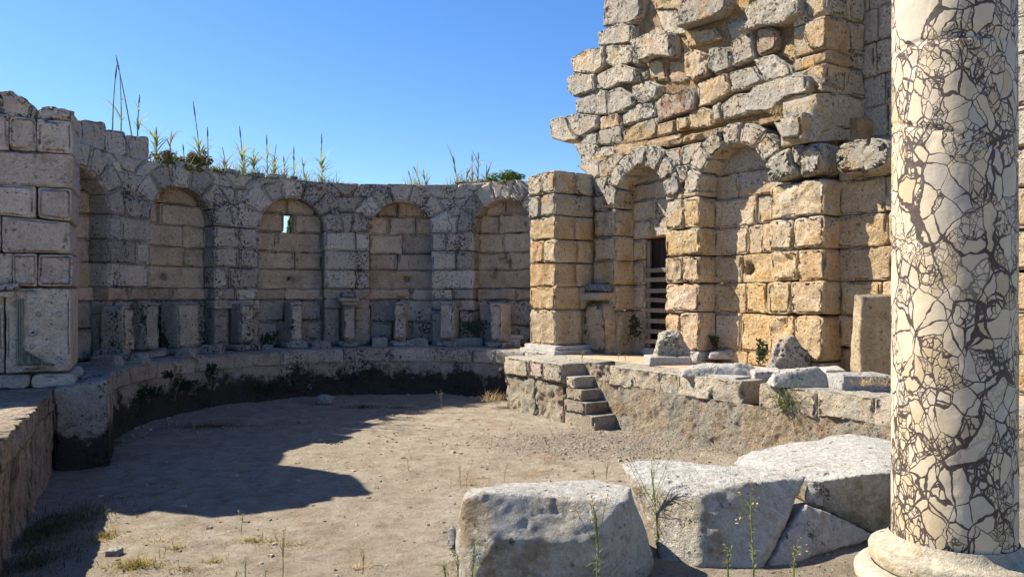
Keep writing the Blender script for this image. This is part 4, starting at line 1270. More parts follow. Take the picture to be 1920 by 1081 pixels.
# sunlit right ledge
bst = empty('broken_column_base', on_level(1256, 683), 'rough broken stump on a square marble base, left of the marble pieces', 'column base')
def rbox(u0, u1, v0, v1, dep, y=None, ang=-TH, seed=0, z=0., jx=.1):
    """corners of a box standing on the ledge, turned with the hall"""
    c = on_level((u0 + u1) / 2, v1, z)
    wd, ht = (u1 - u0) / FPX * c[1], (v1 - v0) / FPX * c[1]
    rnd = random.Random(seed)
    out = []
    for sx in (-1, 1):
        for sy in (0, 1):
            for sz in (0, 1):
                f = 1 - jx * rnd.random() * (2 if sz else 1)
                out.append((c[0] + sx * wd / 2 * f, c[1] + sy * dep * f, c[2] - .02 + sz * (ht * (1 - jx * rnd.random()) + .02)))
    return out
rock('base', rbox(1216, 1300, 668, 685, .9, seed=1, jx=.05), M_FRAG, .035, .012, 5, 1, bst)
p0 = on_level(1262, 676, .1)
rock('stump', [(p0[0] + x, p0[1] + y, .1 + z) for x, y, z in ((-.38, .0, 0), (.42, .0, 0), (-.38, .7, 0), (.45, .7, 0), (-.30, .05, .45), (-.12, .2, .66), (.2, .15, .66), (.36, .1, .35), (-.2, .6, .6), (.3, .6, .5), (.05, .3, .72))], M_UPPER, .022, .06, 6, 2, bst, chips=2.5)
frag(1278, 1420, 678, 706, 'long fluted white marble block lying along the sunlit ledge', M_FRAG, .5, seed=21, name='marble_block', cat='marble block', group='white marble pieces on the sunlit ledge', rot=-.33, flute=.13, amp=.02, shape='wedge')
frag(1305, 1340, 646, 676, 'small upright white marble lump behind the long fluted block', M_FRAG, .4, seed=22, shape='boulder', name='marble_block', cat='marble block', group='white marble pieces on the sunlit ledge')
frag(1330, 1420, 652, 672, 'moulded grey cornice piece lying behind the long fluted block', M_FRAG, .45, z=.12, seed=23, shape='wedge', name='marble_block', cat='marble block', group='white marble pieces on the sunlit ledge')
frag(1450, 1560, 686, 726, 'broken cornice slab with a flat front, beside the green grass tuft', M_FRAG, .6, seed=24, shape='wedge', name='marble_block', cat='marble block', group='white marble pieces on the sunlit ledge', rot=-.1)
frag(1545, 1590, 689, 712, 'small flat grey stone between the cornice slab and the standing slab', M_FRAG, .5, seed=25, name='marble_block', cat='marble block', group='white marble pieces on the sunlit ledge')
frag(1412, 1480, 694, 710, 'stepped white marble base partly under the cornice slab', M_FRAG, .7, seed=26, name='marble_block', cat='marble block', group='white marble pieces on the sunlit ledge')
frag(1576, 1690, 702, 734, 'stepped grey marble base under the standing ochre slab', M_FRAGD, .9, seed=27, name='marble_block', cat='marble block', group='white marble pieces on the sunlit ledge')
p0 = on_level(1482, 704)
rock('boulder', [(p0[0] + x, p0[1] + y, z) for x, y, z in ((-.40, 0, 0), (.40, 0, 0), (-.36, .5, 0), (.38, .5, 0), (-.34, .1, .34), (.36, .05, .5), (-.18, .2, .72), (.12, .2, .78), (.3, .4, .6), (-.1, .5, .7), (.02, .1, .74))], M_UPPER, .022, .055, 6, 9, chips=2.5,
     label='grey-topped rough boulder leaning by the golden wall, throwing a shadow', cat='boulder')
p0 = on_level(1640, 716)
rock('standing_slab', [(p0[0] + x, p0[1] + y, z + .12) for x, y, z in ((-.26, 0, .05), (.45, 0, 0), (-.28, .42, .02), (.45, .42, 0), (-.29, .0, .8), (-.25, 0, 1.44), (.45, 0, 1.49), (-.22, .35, 1.50), (.45, .4, 1.50), (-.30, .05, .6))], M_YSTONE, .03, .022, 5, 12,
     label='upright ochre stone slab standing just left of the breccia column', cat='stone slab', smooth=2)
pl = on_level(1600, 735)
block(rect(9.2 - 4.2, 9.2 - 2.4, 0, .045), 0.12, .55, map_rl, rl, M_FRAG, name='marble_strip', rc=.03, amp=.006, e=.01)

# bracket capital on the wall strip
brk = empty('bracket_capital', map_right([.25], [-.3], [1.45])[0], 'small moulded marble capital jutting from the wall between corner pier and gate', 'capital')
u_, v_ = 1110, 563
def qd(u, v, d=-.35): return right_px(u, v, d)
block([qd(1088, 548), qd(1132, 548), qd(1127, 560), qd(1120, 563), qd(1088, 563)], -.42, .2, map_right, brk, M_COPING, name='capital', amp=.012, rc=.02)
block([qd(1093, 531), qd(1126, 532), qd(1132, 546), qd(1092, 546)], -.30, .2, map_right, brk, M_FRAGD, name='abacus', amp=.012, rc=.02)
p0 = on_level(1112, 664)
pst = empty('wall_stub', p0, 'eroded orange masonry stub under the marble capital', 'masonry stub')
block([right_px(1093, 663, -.25), right_px(1136, 664, -.25), right_px(1138, 600, -.25), right_px(1130, 566, -.25), right_px(1100, 566, -.25), right_px(1095, 600, -.25)], -.28, .2, map_right, pst, M_GOLD, name='stub_stone', rc=.12, amp=.05, h=.09, e=.08)

# foreground marble blocks
MG = 'big weathered marble blocks in the foreground'
def fg(name, pts, lab, voxel=.017, amp=.02, seed=0, mat=None, cat='marble block', chips=1.4, freq=5., smooth=1):
    return rock(name, pts, mat or M_MARBLE, voxel, amp, freq, seed, label=lab, cat=cat, group=MG, chips=chips, smooth=smooth)
def D(u, v, y): return tuple(at_depth(u, v, y))
fg('marble_block', [D(868, 935, 4.15), D(905, 921, 4.12), D(1000, 938, 4.10), D(1170, 938, 4.10), D(1180, 912, 4.42), D(1120, 897, 4.7), D(1030, 900, 4.75), D(880, 912, 4.7),
   D(1185, 945, 4.15), D(1225, 1030, 4.2), D(1228, 1060, 4.22), D(1205, 1100, 4.2), (on_level(868, 1100))[:3], D(880, 1105, 4.05), D(1150, 1112, 4.02), D(856, 985, 4.3), D(875, 1000, 4.9), D(1190, 1000, 4.9), D(853, 1080, 4.25), D(930, 1010, 4.02), D(1100, 1020, 3.98)],
   'chunky white marble block at the bottom, nearest to the bare dirt', seed=3, amp=.015)
fg('marble_block', [D(1162, 868, 5.05), D(1195, 860, 5.2), D(1245, 866, 5.15), D(1325, 880, 5.2), D(1395, 874, 5.3), D(1512, 891, 4.9), D(1400, 903, 4.62), D(1325, 922, 4.5), D(1300, 935, 4.5), D(1185, 900, 4.8),
   D(1205, 960, 4.75), D(1235, 1030, 4.65), D(1310, 1000, 4.40), D(1310, 1065, 4.35), D(1425, 1078, 4.36), D(1440, 1020, 4.45), D(1502, 925, 4.78), D(1505, 900, 4.85), D(1260, 1060, 4.55), D(1420, 1040, 4.9)],
   'pitted white marble block, middle of the three big ones, with a dark front', seed=8, amp=.017)
fg('marble_slab', [D(1375, 868, 5.75), D(1390, 848, 6.0), D(1500, 826, 6.35), D(1590, 811, 6.6), D(1650, 820, 6.6), D(1760, 850, 6.4), D(1760, 890, 4.9), D(1670, 884, 4.85), D(1600, 890, 4.82), D(1530, 902, 4.9), D(1470, 885, 5.2),
   D(1540, 955, 4.95), D(1600, 985, 4.95), D(1645, 1005, 4.95), D(1760, 1010, 5.0), D(1385, 880, 5.75), D(1740, 960, 6.2), D(1420, 890, 5.7)],
   'large flat marble slab sloping up behind, left of the breccia column', seed=14, amp=.011, chips=1.)
fg('marble_wedge', [D(1508, 944, 4.72), D(1540, 952, 4.74), D(1640, 1002, 4.85), D(1530, 1042, 4.55), D(1430, 1080, 4.36), D(1412, 1070, 4.5), D(1455, 1000, 4.75), D(1495, 945, 4.95), D(1505, 955, 5.3), D(1400, 1060, 5.2), D(1640, 1015, 5.3), D(1600, 1020, 4.75), D(1450, 1060, 5.1)],
   'brown wedge of marble fallen under the flat slab', seed=17, amp=.014, mat=M_MARBLE)
fg('stone_fragment', [D(1512, 902, 4.85), D(1536, 900, 4.85), D(1544, 925, 4.8), D(1542, 948, 4.8), D(1520, 948, 4.8), D(1508, 935, 4.8), D(1530, 920, 5.2), D(1515, 940, 5.2)],
   'small dark rock wedged between the middle block and the flat slab', seed=18, mat=M_FRAG, cat='stone', voxel=.015, amp=.008)
fg('stone_fragment', [D(838, 990, 4.6), D(848, 983, 4.6), D(856, 986, 4.6), D(858, 1045, 4.5), D(848, 1040, 4.5), D(838, 1015, 4.55), D(850, 990, 4.8), D(850, 1042, 4.75)],
   'thin upright stone behind the left edge of the nearest marble block', seed=19, mat=M_FRAGD, cat='stone', voxel=.015, amp=.006)
fg('stone_fragment', [D(1238, 1000, 4.62), D(1268, 1010, 4.55), D(1285, 1035, 4.5), D(1280, 1085, 4.42), D(1240, 1080, 4.45), D(1232, 1020, 4.6), D(1260, 1010, 4.8), D(1270, 1060, 4.75)],
   'dark stone in the gap between the nearest and the middle marble block', seed=20, mat=M_FRAGD, cat='stone', voxel=.015, amp=.008)

# ------------------------------------------------------------------ breccia column
CC = np.array([2.39, 4.05])
cl = empty('breccia_column', (CC[0], CC[1], 0), 'tall round breccia marble column with dark veins on a cream base', 'column')
nr, nz = 150, 330
zz_ = np.linspace(.24, 4.7, nz)
tt = np.linspace(0, 2 * math.pi, nr, endpoint=False)
V = []
for z in zz_:
    r = .300 - .007 * (z / 4.7) + (.025 * max(0, 1 - (z - .24) / .06) ** 2)
    for t in tt: V.append((CC[0] + r * math.cos(t), CC[1] + r * math.sin(t), z))
V = np.array(V)
rel = V[:, :2] - CC
nrm = rel / np.linalg.norm(rel, axis=1, keepdims=True)
# two repaired cracks and bruises
lat = rel[:, 0] * .86 + rel[:, 1] * -.5
wob = .02 * fbm(V * 9, 3, 3)
g1 = np.exp(-((V[:, 2] - (2.91 - .05 * lat + wob)) / .008) ** 2) * .012
g2 = np.exp(-((V[:, 2] - (2.42 - .42 * lat + wob)) / .009) ** 2) * .013
g3 = np.exp(-((V[:, 2] - 2.93) / .02) ** 2 - ((lat - .06) / .10) ** 2) * .022
g4 = np.maximum(0, fbm(V * 5, 3, 9) - .35) * .02 + .002 * fbm(V * 14, 2, 4)
g5 = np.maximum(0, .40 - V[:, 2]) / .16 * np.maximum(0, fbm(V * 7, 2, 21) - .1) * .06
V[:, :2] -= nrm * (g1 + g2 + g3 + g4 + g5)[:, None]
F = [(j * nr + i, j * nr + (i + 1) % nr, (j + 1) * nr + (i + 1) % nr, (j + 1) * nr + i) for j in range(nz - 1) for i in range(nr)]
F.append(tuple((nz - 1) * nr + i for i in range(nr)))
mesh_obj('shaft', V, F, M_BRECCIA, cl)
def lathe(name, prof, mat, amp=.006, seed=0, nr=120, bite=0.):
    V = []
    for r, z in prof:
        for t in np.linspace(0, 2 * math.pi, nr, endpoint=False):
            V.append((CC[0] + r * math.cos(t), CC[1] + r * math.sin(t), z))
    V = np.array(V)
    rel = V[:, :2] - CC
    nrm = rel / np.maximum(np.linalg.norm(rel, axis=1, keepdims=True), 1e-6)
    V[:, :2] += nrm * (amp * fbm(V * 7, 3, seed) - bite * np.maximum(0, fbm(V * 3.5, 2, seed + 3) - .1))[:, None]
    k = len(prof)
    F = [(j * nr + i, j * nr + (i + 1) % nr, (j + 1) * nr + (i + 1) % nr, (j + 1) * nr + i) for j in range(k - 1) for i in range(nr)]
    return mesh_obj(name, V, F, mat, cl)
tor = [(.40, .0), (.455, .01)] + [(.43 + .06 * math.cos(a), .065 + .06 * math.sin(a)) for a in np.linspace(-1.2, 1.5, 9)] + [(.40, .128)]
lathe('torus', tor, M_BASE, .008, 3, bite=.08)
fil = [(.38, .12), (.40, .135), (.412, .15), (.414, .205), (.405, .225), (.385, .232), (.35, .240), (.325, .262), (.308, .30)]
lathe('fillet', fil, M_BASE, .006, 7, bite=.08)
block([(-.5, -.2), (.5, -.2), (.5, .0), (-.5, .0)], 0, 1., lambda s, d, z: np.stack([CC[0] + s, CC[1] - .5 + d, z], -1), cl, M_BASE, name='plinth', amp=.006)

# ------------------------------------------------------------------ plants
def blade(V, F, p, d, ln, wd, bend, up=.8, seg=3, rnd=random):
    """one leaf blade starting at p, heading d (xy), rising then bending"""
    d = np.array([d[0], d[1], 0.]); d /= max(np.linalg.norm(d), 1e-6)
    side = np.array([-d[1], d[0], 0.])
    b0 = len(V)
    pos = np.array(p, float)
    el = up
    for k in range(seg + 1):
        ww = wd * (1 - k / seg) ** .7 if k < seg else 0
        if k == seg: V.append(tuple(pos))
        else: V.append(tuple(pos + side * ww / 2)); V.append(tuple(pos - side * ww / 2))
        step = ln / seg
        pos = pos + (d * math.cos(el) + np.array([0, 0, 1.]) * math.sin(el)) * step
        el -= bend / seg
    for k in range(seg - 1):
        a = b0 + 2 * k
        F.append((a, a + 1, a + 3, a + 2))
    a = b0 + 2 * (seg - 1)
    F.append((a, a + 1, a + 2))

def tube(V, F, pts, r0, r1, n=5):
    b0 = len(V)
    pts = np.array(pts, float)
    for k, p in enumerate(pts):
        r = r0 + (r1 - r0) * k / (len(pts) - 1)
        for i in range(n):
            t = 2 * math.pi * i / n
            V.append((p[0] + r * math.cos(t), p[1] + r * math.sin(t), p[2]))
    for k in range(len(pts) - 1):
        for i in range(n):
            F.append((b0 + k * n + i, b0 + k * n + (i + 1) % n, b0 + (k + 1) * n + (i + 1) % n, b0 + (k + 1) * n + i))

def leaf(V, F, c, n, s, rnd):
    n = np.array(n, float); n /= np.linalg.norm(n)
    a = np.cross(n, (rnd.uniform(-1, 1), rnd.uniform(-1, 1), rnd.uniform(-1, 1)))
    a /= max(np.linalg.norm(a), 1e-6)
    b = np.cross(n, a)
    i = len(V)
    for x, y, z in ((-1, 0, 0), (0, .45, .12), (1, 0, 0), (0, -.45, .12)):
        V.append(tuple(np.array(c) + s * (x * a + y * b + z * n)))
    F.append((i, i + 1, i + 2, i + 3))

def reed(u0, v0, u1, v1, lab, leaves=0, plume=True, dry=False, r=7.2, seed=0):
    rnd = random.Random(seed)
    s, y = apse_at(u0, r)
    p = at_depth(u0, V0, y); p[2] = 5.06
    top = at_depth(u1, v1, y)
    top[2] = max(top[2], p[2] + .25)
    g = empty('reed', p, lab, 'reed', 'reeds on top of the curved wall')
    mid = (p + top) / 2 + np.array([(p[0] - top[0]) * .12, rnd.uniform(-.08, .08), 0])
    t = np.linspace(0, 1, 7)[:, None]
    pts = (1 - t) ** 2 * p + 2 * t * (1 - t) * mid + t * t * top
    V, F = [], []
    tube(V, F, pts, .020, .010)
    mt = M_REEDD if dry else M_REED
    mesh_obj('stalk', V, F, mt, g)
    if plume:
        V, F = [], []
        f = .30
        a = pts[-1] + (pts[-3] - pts[-1]) * f * 2.4
        q = [a + (pts[-1] - a) * k for k in (0, .3, .6, 1.)]
        tube(V, F, q[:2], .008, .024); tube(V, F, q[1:3], .024, .021); tube(V, F, q[2:], .021, .004)
        mesh_obj('plume', V, F, M_PLUME, g)
    if leaves:
        V, F = [], []
        for k in range(int(leaves * 2.2)):
            f = rnd.uniform(.1, .75) * min(1, 1.1 / np.linalg.norm(top - p))
            q = p + (top - p) * f
            an = rnd.uniform(0, 2 * math.pi)
            blade(V, F, q, (math.cos(an), math.sin(an) * .6), rnd.uniform(.35, .85), rnd.uniform(.04, .07), rnd.uniform(.4, 2.), rnd.uniform(.6, 1.25))
        mesh_obj('foliage', V, F, mt, g)
    return g
RD = [(211, 243, 219, 177, 'thin upright reed, leftmost on the raised wall corner', 0, 1, 0),
      (227, 243, 224, 186, 'short middle reed of the three crossing on the raised wall corner', 2, 0, 0),
      (247, 246, 217, 156, 'tallest reed, leaning left over the raised wall corner', 0, 1, 0),
      (258, 248, 262, 230, 'short stubby reed right of the crossing reeds', 3, 1, 0),
      (294, 300, 293, 238, 'leafy reed with a straight plume beside the last raised stone', 14, 1, 0),
      (314, 300, 322, 246, 'dry forked reed between the leafy reed and the olive shrubs', 5, 0, 1),
      (348, 295, 343, 270, 'short bare plume among the olive shrubs', 0, 1, 0),
      (380, 316, 362, 190, 'tall leafy reed leaning left above the olive shrubs', 16, 1, 0),
      (391, 320, 389, 238, 'thin straight reed right of the tall leaning reed', 2, 1, 0),
      (427, 324, 417, 276, 'dry brown reed right of the olive shrubs', 9, 0, 1),
      (458, 326, 449, 236, 'bushy reed with a tall plume above the wall between the first two niches', 22, 1, 0),
      (478, 330, 474, 284, 'low leafy reed right of the bushy plumed one', 14, 0, 0),
      (502, 331, 500, 253, 'straight thin reed with brown plume left of the slit window niche', 2, 1, 0),
      (512, 331, 518, 270, 'leafy green reed above the slit window niche', 12, 0, 0),
      (532, 333, 532, 292, 'short plumed reed above the slit window', 4, 1, 1),
      (551, 334, 551, 274, 'slim plumed reed right above the slit window', 3, 1, 0),
      (572, 336, 566, 295, 'bare leaning reed right of the slit window', 3, 0, 0),
      (604, 337, 603, 250, 'lone leafy reed with a tall plume, rightmost of the long row', 16, 1, 0),
      (775, 341, 765, 320, 'left short reed above the gap right of the third niche', 0, 1, 0),
      (790, 342, 775, 311, 'middle leaning reed above the gap right of the third niche', 2, 1, 0),
      (800, 343, 793, 322, 'right green reed above the gap right of the third niche', 4, 0, 0),
      (858, 338, 850, 293, 'slim leaning reed left of the green shrub', 2, 1, 0),
      (885, 336, 885, 288, 'tall dry plume near the green shrub', 3, 1, 1),
      (896, 336, 897, 285, 'tallest dry plume next to the green shrub', 3, 1, 1),
      (874, 338, 876, 315, 'short dry tuft reed by the green shrub', 6, 0, 1),
      (910, 336, 913, 308, 'dry reed touching the green shrub', 4, 0, 1)]
for i, (u0, v0, u1, v1, lab, lv, plm, dry) in enumerate(RD):
    g = reed(u0, v0, u1, v1, lab, lv, plm, dry, seed=i + 1)
    if i < 4: g.location.z += .75

def shrub(name, c, rx, ry, rz, n, size, mat, lab, cat, seed=0, group=None, stems=6, lumps=None):
    rnd = random.Random(seed)
    g = empty(name, c, lab, cat, group)
    V, F = [], []
    lumps = [(np.array(a), b) for a, b in lumps] if lumps else [(np.array([rnd.gauss(0, .5), rnd.gauss(0, .5), rnd.uniform(.1, .8)]), rnd.uniform(.25, .5)) for _ in range(9)]
    for _ in range(n):
        lc, lr = rnd.choice(lumps)
        d = np.array([rnd.gauss(0, 1), rnd.gauss(0, 1), rnd.gauss(0, 1)]); d /= np.linalg.norm(d)
        q = lc + d * lr * rnd.uniform(.5, 1.) ** .5
        if q[2] < 0: q[2] = abs(q[2]) * .4
        p = np.array(c) + q * np.array([rx, ry, rz])
        leaf(V, F, p, d + np.array([0, 0, .5]), size * rnd.uniform(.6, 1.2), rnd)
    mesh_obj('foliage', V, F, mat, g, smooth=False)
    V, F = [], []
    for k in range(stems):
        lc, _ = lumps[k]
        tube(V, F, [np.array(c) + np.array([rnd.uniform(-.05, .05), rnd.uniform(-.05, .05), -.05]), np.array(c) + lc * np.array([rx, ry, rz]) * .5, np.array(c) + lc * np.array([rx, ry, rz])], .012, .004)
    mesh_obj('stem', V, F, M_REEDD, g)
    return g
def on_wall(u, r=7.0, z=5.08):
    s, y = apse_at(u, r)
    q = at_depth(u, V0, y); q[2] = z
    return q
shrub('green_shrub', on_wall(960), .75, .4, .36, 1500, .05, M_BUSH, 'bright green shrub growing on the wall beside the corner pier', 'shrub', 3)
for i, (u, rx, rz, n, lab) in enumerate(((303, .35, .45, 320, 'olive shrub nearest the raised stones, round the leafy reed'), (340, .45, .35, 450, 'low spreading olive shrub in the middle of the three'), (362, .35, .55, 480, 'tallest olive shrub, left of the leaning leafy reed'), (378, .25, .5, 300, 'narrow olive shrub at the foot of the tall leaning reed'), (415, .3, .25, 200, 'small dark shrub left of the bushy plumed reed'))):
    shrub('olive_shrub', on_wall(u), rx * 1.15, .3, rz, int(n * 1.5), .06, M_DRYB, lab, 'shrub', 20 + i, 'shrubs among the reeds')
bp = at_depth(541, V0, 25.6); bp[2] = 0.
shrub('tall_bush', bp, 1.1, .6, 5.6, 3800, .11, M_BUSH, 'leafy bush seen through the slit window of the niche', 'bush', 77,
      lumps=[((.1, 0, .62), .16), ((.35, .1, .70), .15), ((.2, -.1, .76), .13), ((.5, .1, .80), .14), ((.6, 0, .62), .2), ((.1, .2, .45), .25), ((.8, 0, .5), .25), ((-.4, 0, .4), .2)])
# straw on top of the wall and on the upper ruin
def tuft(name, c, rad, n, h, mat, lab=None, cat=None, seed=0, kind=None, group=None, wd=.012, spread=1.):
    rnd = random.Random(seed)
    V, F = [], []
    for _ in range(n):
        rr, t = (abs(rnd.gauss(0, .55)) if kind == 'stuff' else math.sqrt(rnd.random())), rnd.uniform(0, 6.283)
        q = np.array(c) + np.array([rad[0] * rr * math.cos(t), rad[1] * rr * math.sin(t), 0])
        if kind == 'stuff' and name == 'grass_patch':
            q[2] = floor_z(q[None, :2])[0] - .005
        an = rnd.uniform(0, 6.283)
        blade(V, F, q, (math.cos(an), math.sin(an)), h * rnd.uniform(.5, 1.2), wd * rnd.uniform(.7, 1.4), rnd.uniform(.3, 1.9) * spread, rnd.uniform(.25 if kind == 'stuff' else .6, 1.4), 3)
    o = mesh_obj(name, V, F, mat, origin=c)
    return tag(o, lab, cat, group, kind)
for i, u in enumerate((300, 325, 400, 430, 455, 482, 508, 540, 570, 604, 780, 862, 890)):
    q = on_wall(u, 7.1, 5.1)
    tuft('green_grass', q, (.45, .2), 90, .6, M_REED, 'green grass blades round the feet of the reeds on the curved wall', 'grass', 300 + i, 'stuff', 'green grass on the curved wall', wd=.02)
for i, u in enumerate((520, 560, 585, 620, 640, 660)):
    q = on_wall(u, 6.95, 5.1)
    tuft('dry_grass', q, (.4, .2), 70, .18, M_STRAW, 'dry straw grass along the top of the curved wall', 'grass', i, 'stuff', 'straw on the curved wall')
def up_pt(x, y, d=.1): return map_right(*[np.array([q]) for q in (right_px(x, y, d)[0], d, right_px(x, y, d)[1])])[0]
tuft('grass_tuft', up_pt(1270, 172, .2), (.35, .2), 120, .32, M_STRAW, 'pale dry grass tuft on the reddish stone of the tall ruin', 'grass', 5, wd=.01)
tuft('grass_tuft', up_pt(1475, 212, .0), (.4, .2), 90, .25, M_STRAW, 'dry grass tuft under the big grey stone of the tall ruin', 'grass', 6, wd=.01)
tuft('grass_tuft', up_pt(1190, 268, .1), (.5, .2), 90, .16, M_STRAW, 'sparse straw on the sloping bed over the gate niche', 'grass', 7, wd=.01)

# grass on the pool floor
GP = [(395, 797, 1.35, .35, 900, .12, M_GRASSD, 'dark green grass patch along the shaded pool floor at left'),
      (680, 762, .55, .25, 420, .14, M_GRASSD, 'green grass patch right of the lone boulder'),
      (745, 761, .6, .18, 200, .09, M_GRASSD, 'low thin grass beside the grass patch near the boulder'),
      (885, 759, .45, .15, 100, .07, M_GRASSD, 'sparse grass near the spur of the right ledge'),
      (95, 985, .6, 1.3, 2600, .15, M_GRASSD, 'big dark grass clump under the left ledge'),
      (60, 1050, .5, .7, 700, .15, M_GRASSD, 'dark grass below the left ledge at the bottom corner'),
      (255, 1062, .35, .22, 420, .13, M_GRASSY, 'yellow green grass patch at the lower left'),
      (200, 1000, .16, .3, 160, .13, M_GRASSY, 'small yellow grass patch at the edge of the shadow'),
      (480, 1012, .35, .15, 220, .07, M_GRASSY, 'thin yellow grass beside the tall weed'),
      (400, 1052, .22, .12, 120, .07, M_GRASSY, 'small yellow grass spot in front of the shadow'),
      (330, 1028, .18, .1, 80, .08, M_GRASSY, 'tiny yellow grass spot beside the shadow edge'),
      (300, 1012, .5, .22, 260, .05, M_STRAW, 'flattened dry grass along the sunlit edge of the shadow'),
      (560, 1018, .6, .25, 260, .045, M_STRAW, 'thin mat of dry grass behind the tall flowering weed'),
      (350, 1068, .6, .2, 260, .05, M_STRAW, 'dry grass mat at the bottom edge of the picture'),
      (880, 905, .5, .3, 160, .07, M_STRAW, 'dry tuft mat left of the nearest marble block'),
      (1010, 880, .9, .35, 200, .06, M_STRAW, 'dry stubble behind the nearest marble block'),
      (700, 870, .9, .4, 160, .05, M_STRAW, 'sparse stubble in the middle of the sunlit floor'),
      (560, 790, .8, .25, 200, .06, M_GRASSD, 'low grass in the shade in front of the lone boulder'),
      (680, 1060, .25, .15, 120, .06, M_STRAW, 'straw patch on the sunlit dirt near the bottom'),
      (215, 830, .3, 1.2, 420, .10, M_GRASSD, 'grass at the foot of the black stained block')]
for i, (u, v, rx, ry, n, h, mt, lab) in enumerate(GP):
    c = on_level(u, v, FLOOR)
    tuft('grass_patch', c, (rx, ry), n, h, mt, lab, 'grass', 40 + i, 'stuff', 'grass patches on the pool floor', .010)

def weed(u, v0, u1, v1, lab, z=None, y=None, seed=0, bushy=1., mat=None, spray=4):
    rnd = random.Random(seed)
    p = on_level(u, v0, z) if y is None else at_depth(u, v0, y)
    top = at_depth(u1, v1, p[1])
    g = empty('weed', p, lab, 'weed', 'tall weeds')
    H = np.linalg.norm(top - p)
    mt = mat or M_WEED
    V, F = [], []
    def P(t): return p + (top - p) * t + np.array([.05 * H * math.sin(t * 3 + seed), 0, 0]) * t
    tube(V, F, [P(t) for t in np.linspace(0, .8, 7)], max(.005, .008 * H), .003)
    ends = []
    for k in range(int(spray * 1.6)):
        b0 = P(rnd.uniform(.38, .78))
        e = P(1.) + np.array([rnd.uniform(-.2, .2) * H, rnd.uniform(-.14, .14) * H, -rnd.uniform(0, .38) * H])
        tube(V, F, [b0, (b0 + e) / 2 + np.array([0, 0, -.02 * H]), e], .0022, .0012)
        ends.append(e)
    mesh_obj('stem', V, F, mt, g)
    V, F = [], []
    n = int(42 * bushy)
    for k in range(n):
        q = P(rnd.uniform(.03, .8))
        an = rnd.uniform(0, 6.283)
        blade(V, F, q, (math.cos(an), math.sin(an)), rnd.uniform(.035, .10) * min(1.2, H + .35) * rnd.uniform(.6, 1.2), rnd.uniform(.004, .009), rnd.uniform(.1, 1.8), rnd.uniform(.1, 1.35), 2)
    mesh_obj('leaves', V, F, mt, g)
    V, F = [], []
    for e in ends:
        for k in range(7):
            leaf(V, F, e + np.array([rnd.gauss(0, .012), rnd.gauss(0, .012), rnd.gauss(0, .02)]), (rnd.gauss(0, 1), rnd.gauss(0, 1), 1), rnd.uniform(.006, .012), rnd)
    mesh_obj('buds', V, F, M_STRAW if seed % 2 else M_WEED, g, smooth=False, kind='stuff')
WD = [(1118, 1100, 1118, 925, dict(y=3.85), 'branching tall weed in front of the nearest marble block', 1.3, 6),
      (1232, 1050, 1228, 838, dict(y=4.62), 'tallest thin weed in the gap between nearest and middle marble block', 1.6, 6),
      (1413, 1085, 1415, 896, dict(y=4.15), 'straight weed in front of the middle marble block', 1.4, 3),
      (1365, 1085, 1368, 1020, dict(y=4.1), 'faint low weed left of the straight weed by the middle block', 1., 3),
      (1488, 1085, 1492, 1010, dict(y=4.1), 'small weed in front of the brown marble wedge', 1.2, 3),
      (885, 1100, 886, 996, dict(y=3.9), 'slim weed before the left face of the nearest marble block', 1.2, 2),
      (857, 1100, 858, 1030, dict(y=3.92), 'short weed at the lower left corner of the nearest marble block', 1., 2),
      (836, 1085, 832, 1056, dict(y=4.0), 'tiny weed on the pool rim left of the marble blocks', .7, 2),
      (530, 1085, 535, 988, dict(z=FLOOR), 'bushy flowering weed in the middle of the lower dirt', 1.6, 7),
      (460, 1088, 462, 1046, dict(z=FLOOR), 'low weed left of the bushy flowering weed', 1.2, 4),
      (497, 1088, 499, 1058, dict(z=FLOOR), 'small weed between two larger ones at the bottom', 1., 3),
      (442, 1088, 443, 1068, dict(z=FLOOR), 'tiny weed at the bottom edge left of the flowering weed', .8, 3),
      (452, 998, 455, 952, dict(z=FLOOR), 'green grassy sprig in the edge of the shadow', 1., 2),
      (680, 1076, 682, 1020, dict(z=FLOOR), 'thin weed on the sunlit dirt left of the marble blocks', 1., 3),
      (766, 882, 765, 856, dict(z=FLOOR), 'lone small sprig in the middle of the sunlit floor', .7, 2),
      (864, 915, 863, 868, dict(z=FLOOR), 'dry upright sprigs left of the nearest marble block', 1., 4),
      (875, 915, 878, 876, dict(z=FLOOR), 'second dry sprig next to the nearest block', .8, 3),
      (945, 905, 947, 872, dict(z=FLOOR), 'dry sprig right above the nearest marble block', .8, 3),
      (1137, 898, 1138, 862, dict(z=FLOOR), 'yellow flowering weed behind the nearest marble block', 1.1, 4),
      (1114, 898, 1112, 876, dict(z=FLOOR), 'small green weed behind the nearest marble block', 1., 3),
      (828, 768, 826, 730, dict(z=FLOOR), 'pale green weed in the shade near the curved ledge', .9, 4),
      (764, 785, 764, 768, dict(z=FLOOR), 'tiny weed at the edge of the big shadow', .6, 2),
      (1092, 690, 1092, 655, dict(y=18.0), 'green weed above the top step of the stairs', 2., 6),
      (1075, 700, 1078, 672, dict(y=17.9), 'low weed left of the top step', 1.6, 5),
      (1160, 676, 1160, 660, dict(z=0.), 'small weed on the ledge before the gate niche', 1., 3),
      (1172, 678, 1172, 664, dict(z=0.), 'second small weed on the ledge before the gate', .9, 3)]
for i, (u, v0, u1, v1, kw, lab, bu, spn) in enumerate(WD):
    weed(u, v0, u1, v1, lab, seed=i + 1, bushy=bu, spray=spn, mat=M_STRAW if 'dry' in lab else None, **kw)
q = at_depth(1482, 765, 13.05)
tuft('grass_tuft', q, (.22, .12), 170, .75, M_WEED, 'tall green grass tuft growing from the face of the right ledge', 'grass', 91, wd=.014, spread=1.3)
q = on_level(1640, 722, .25)
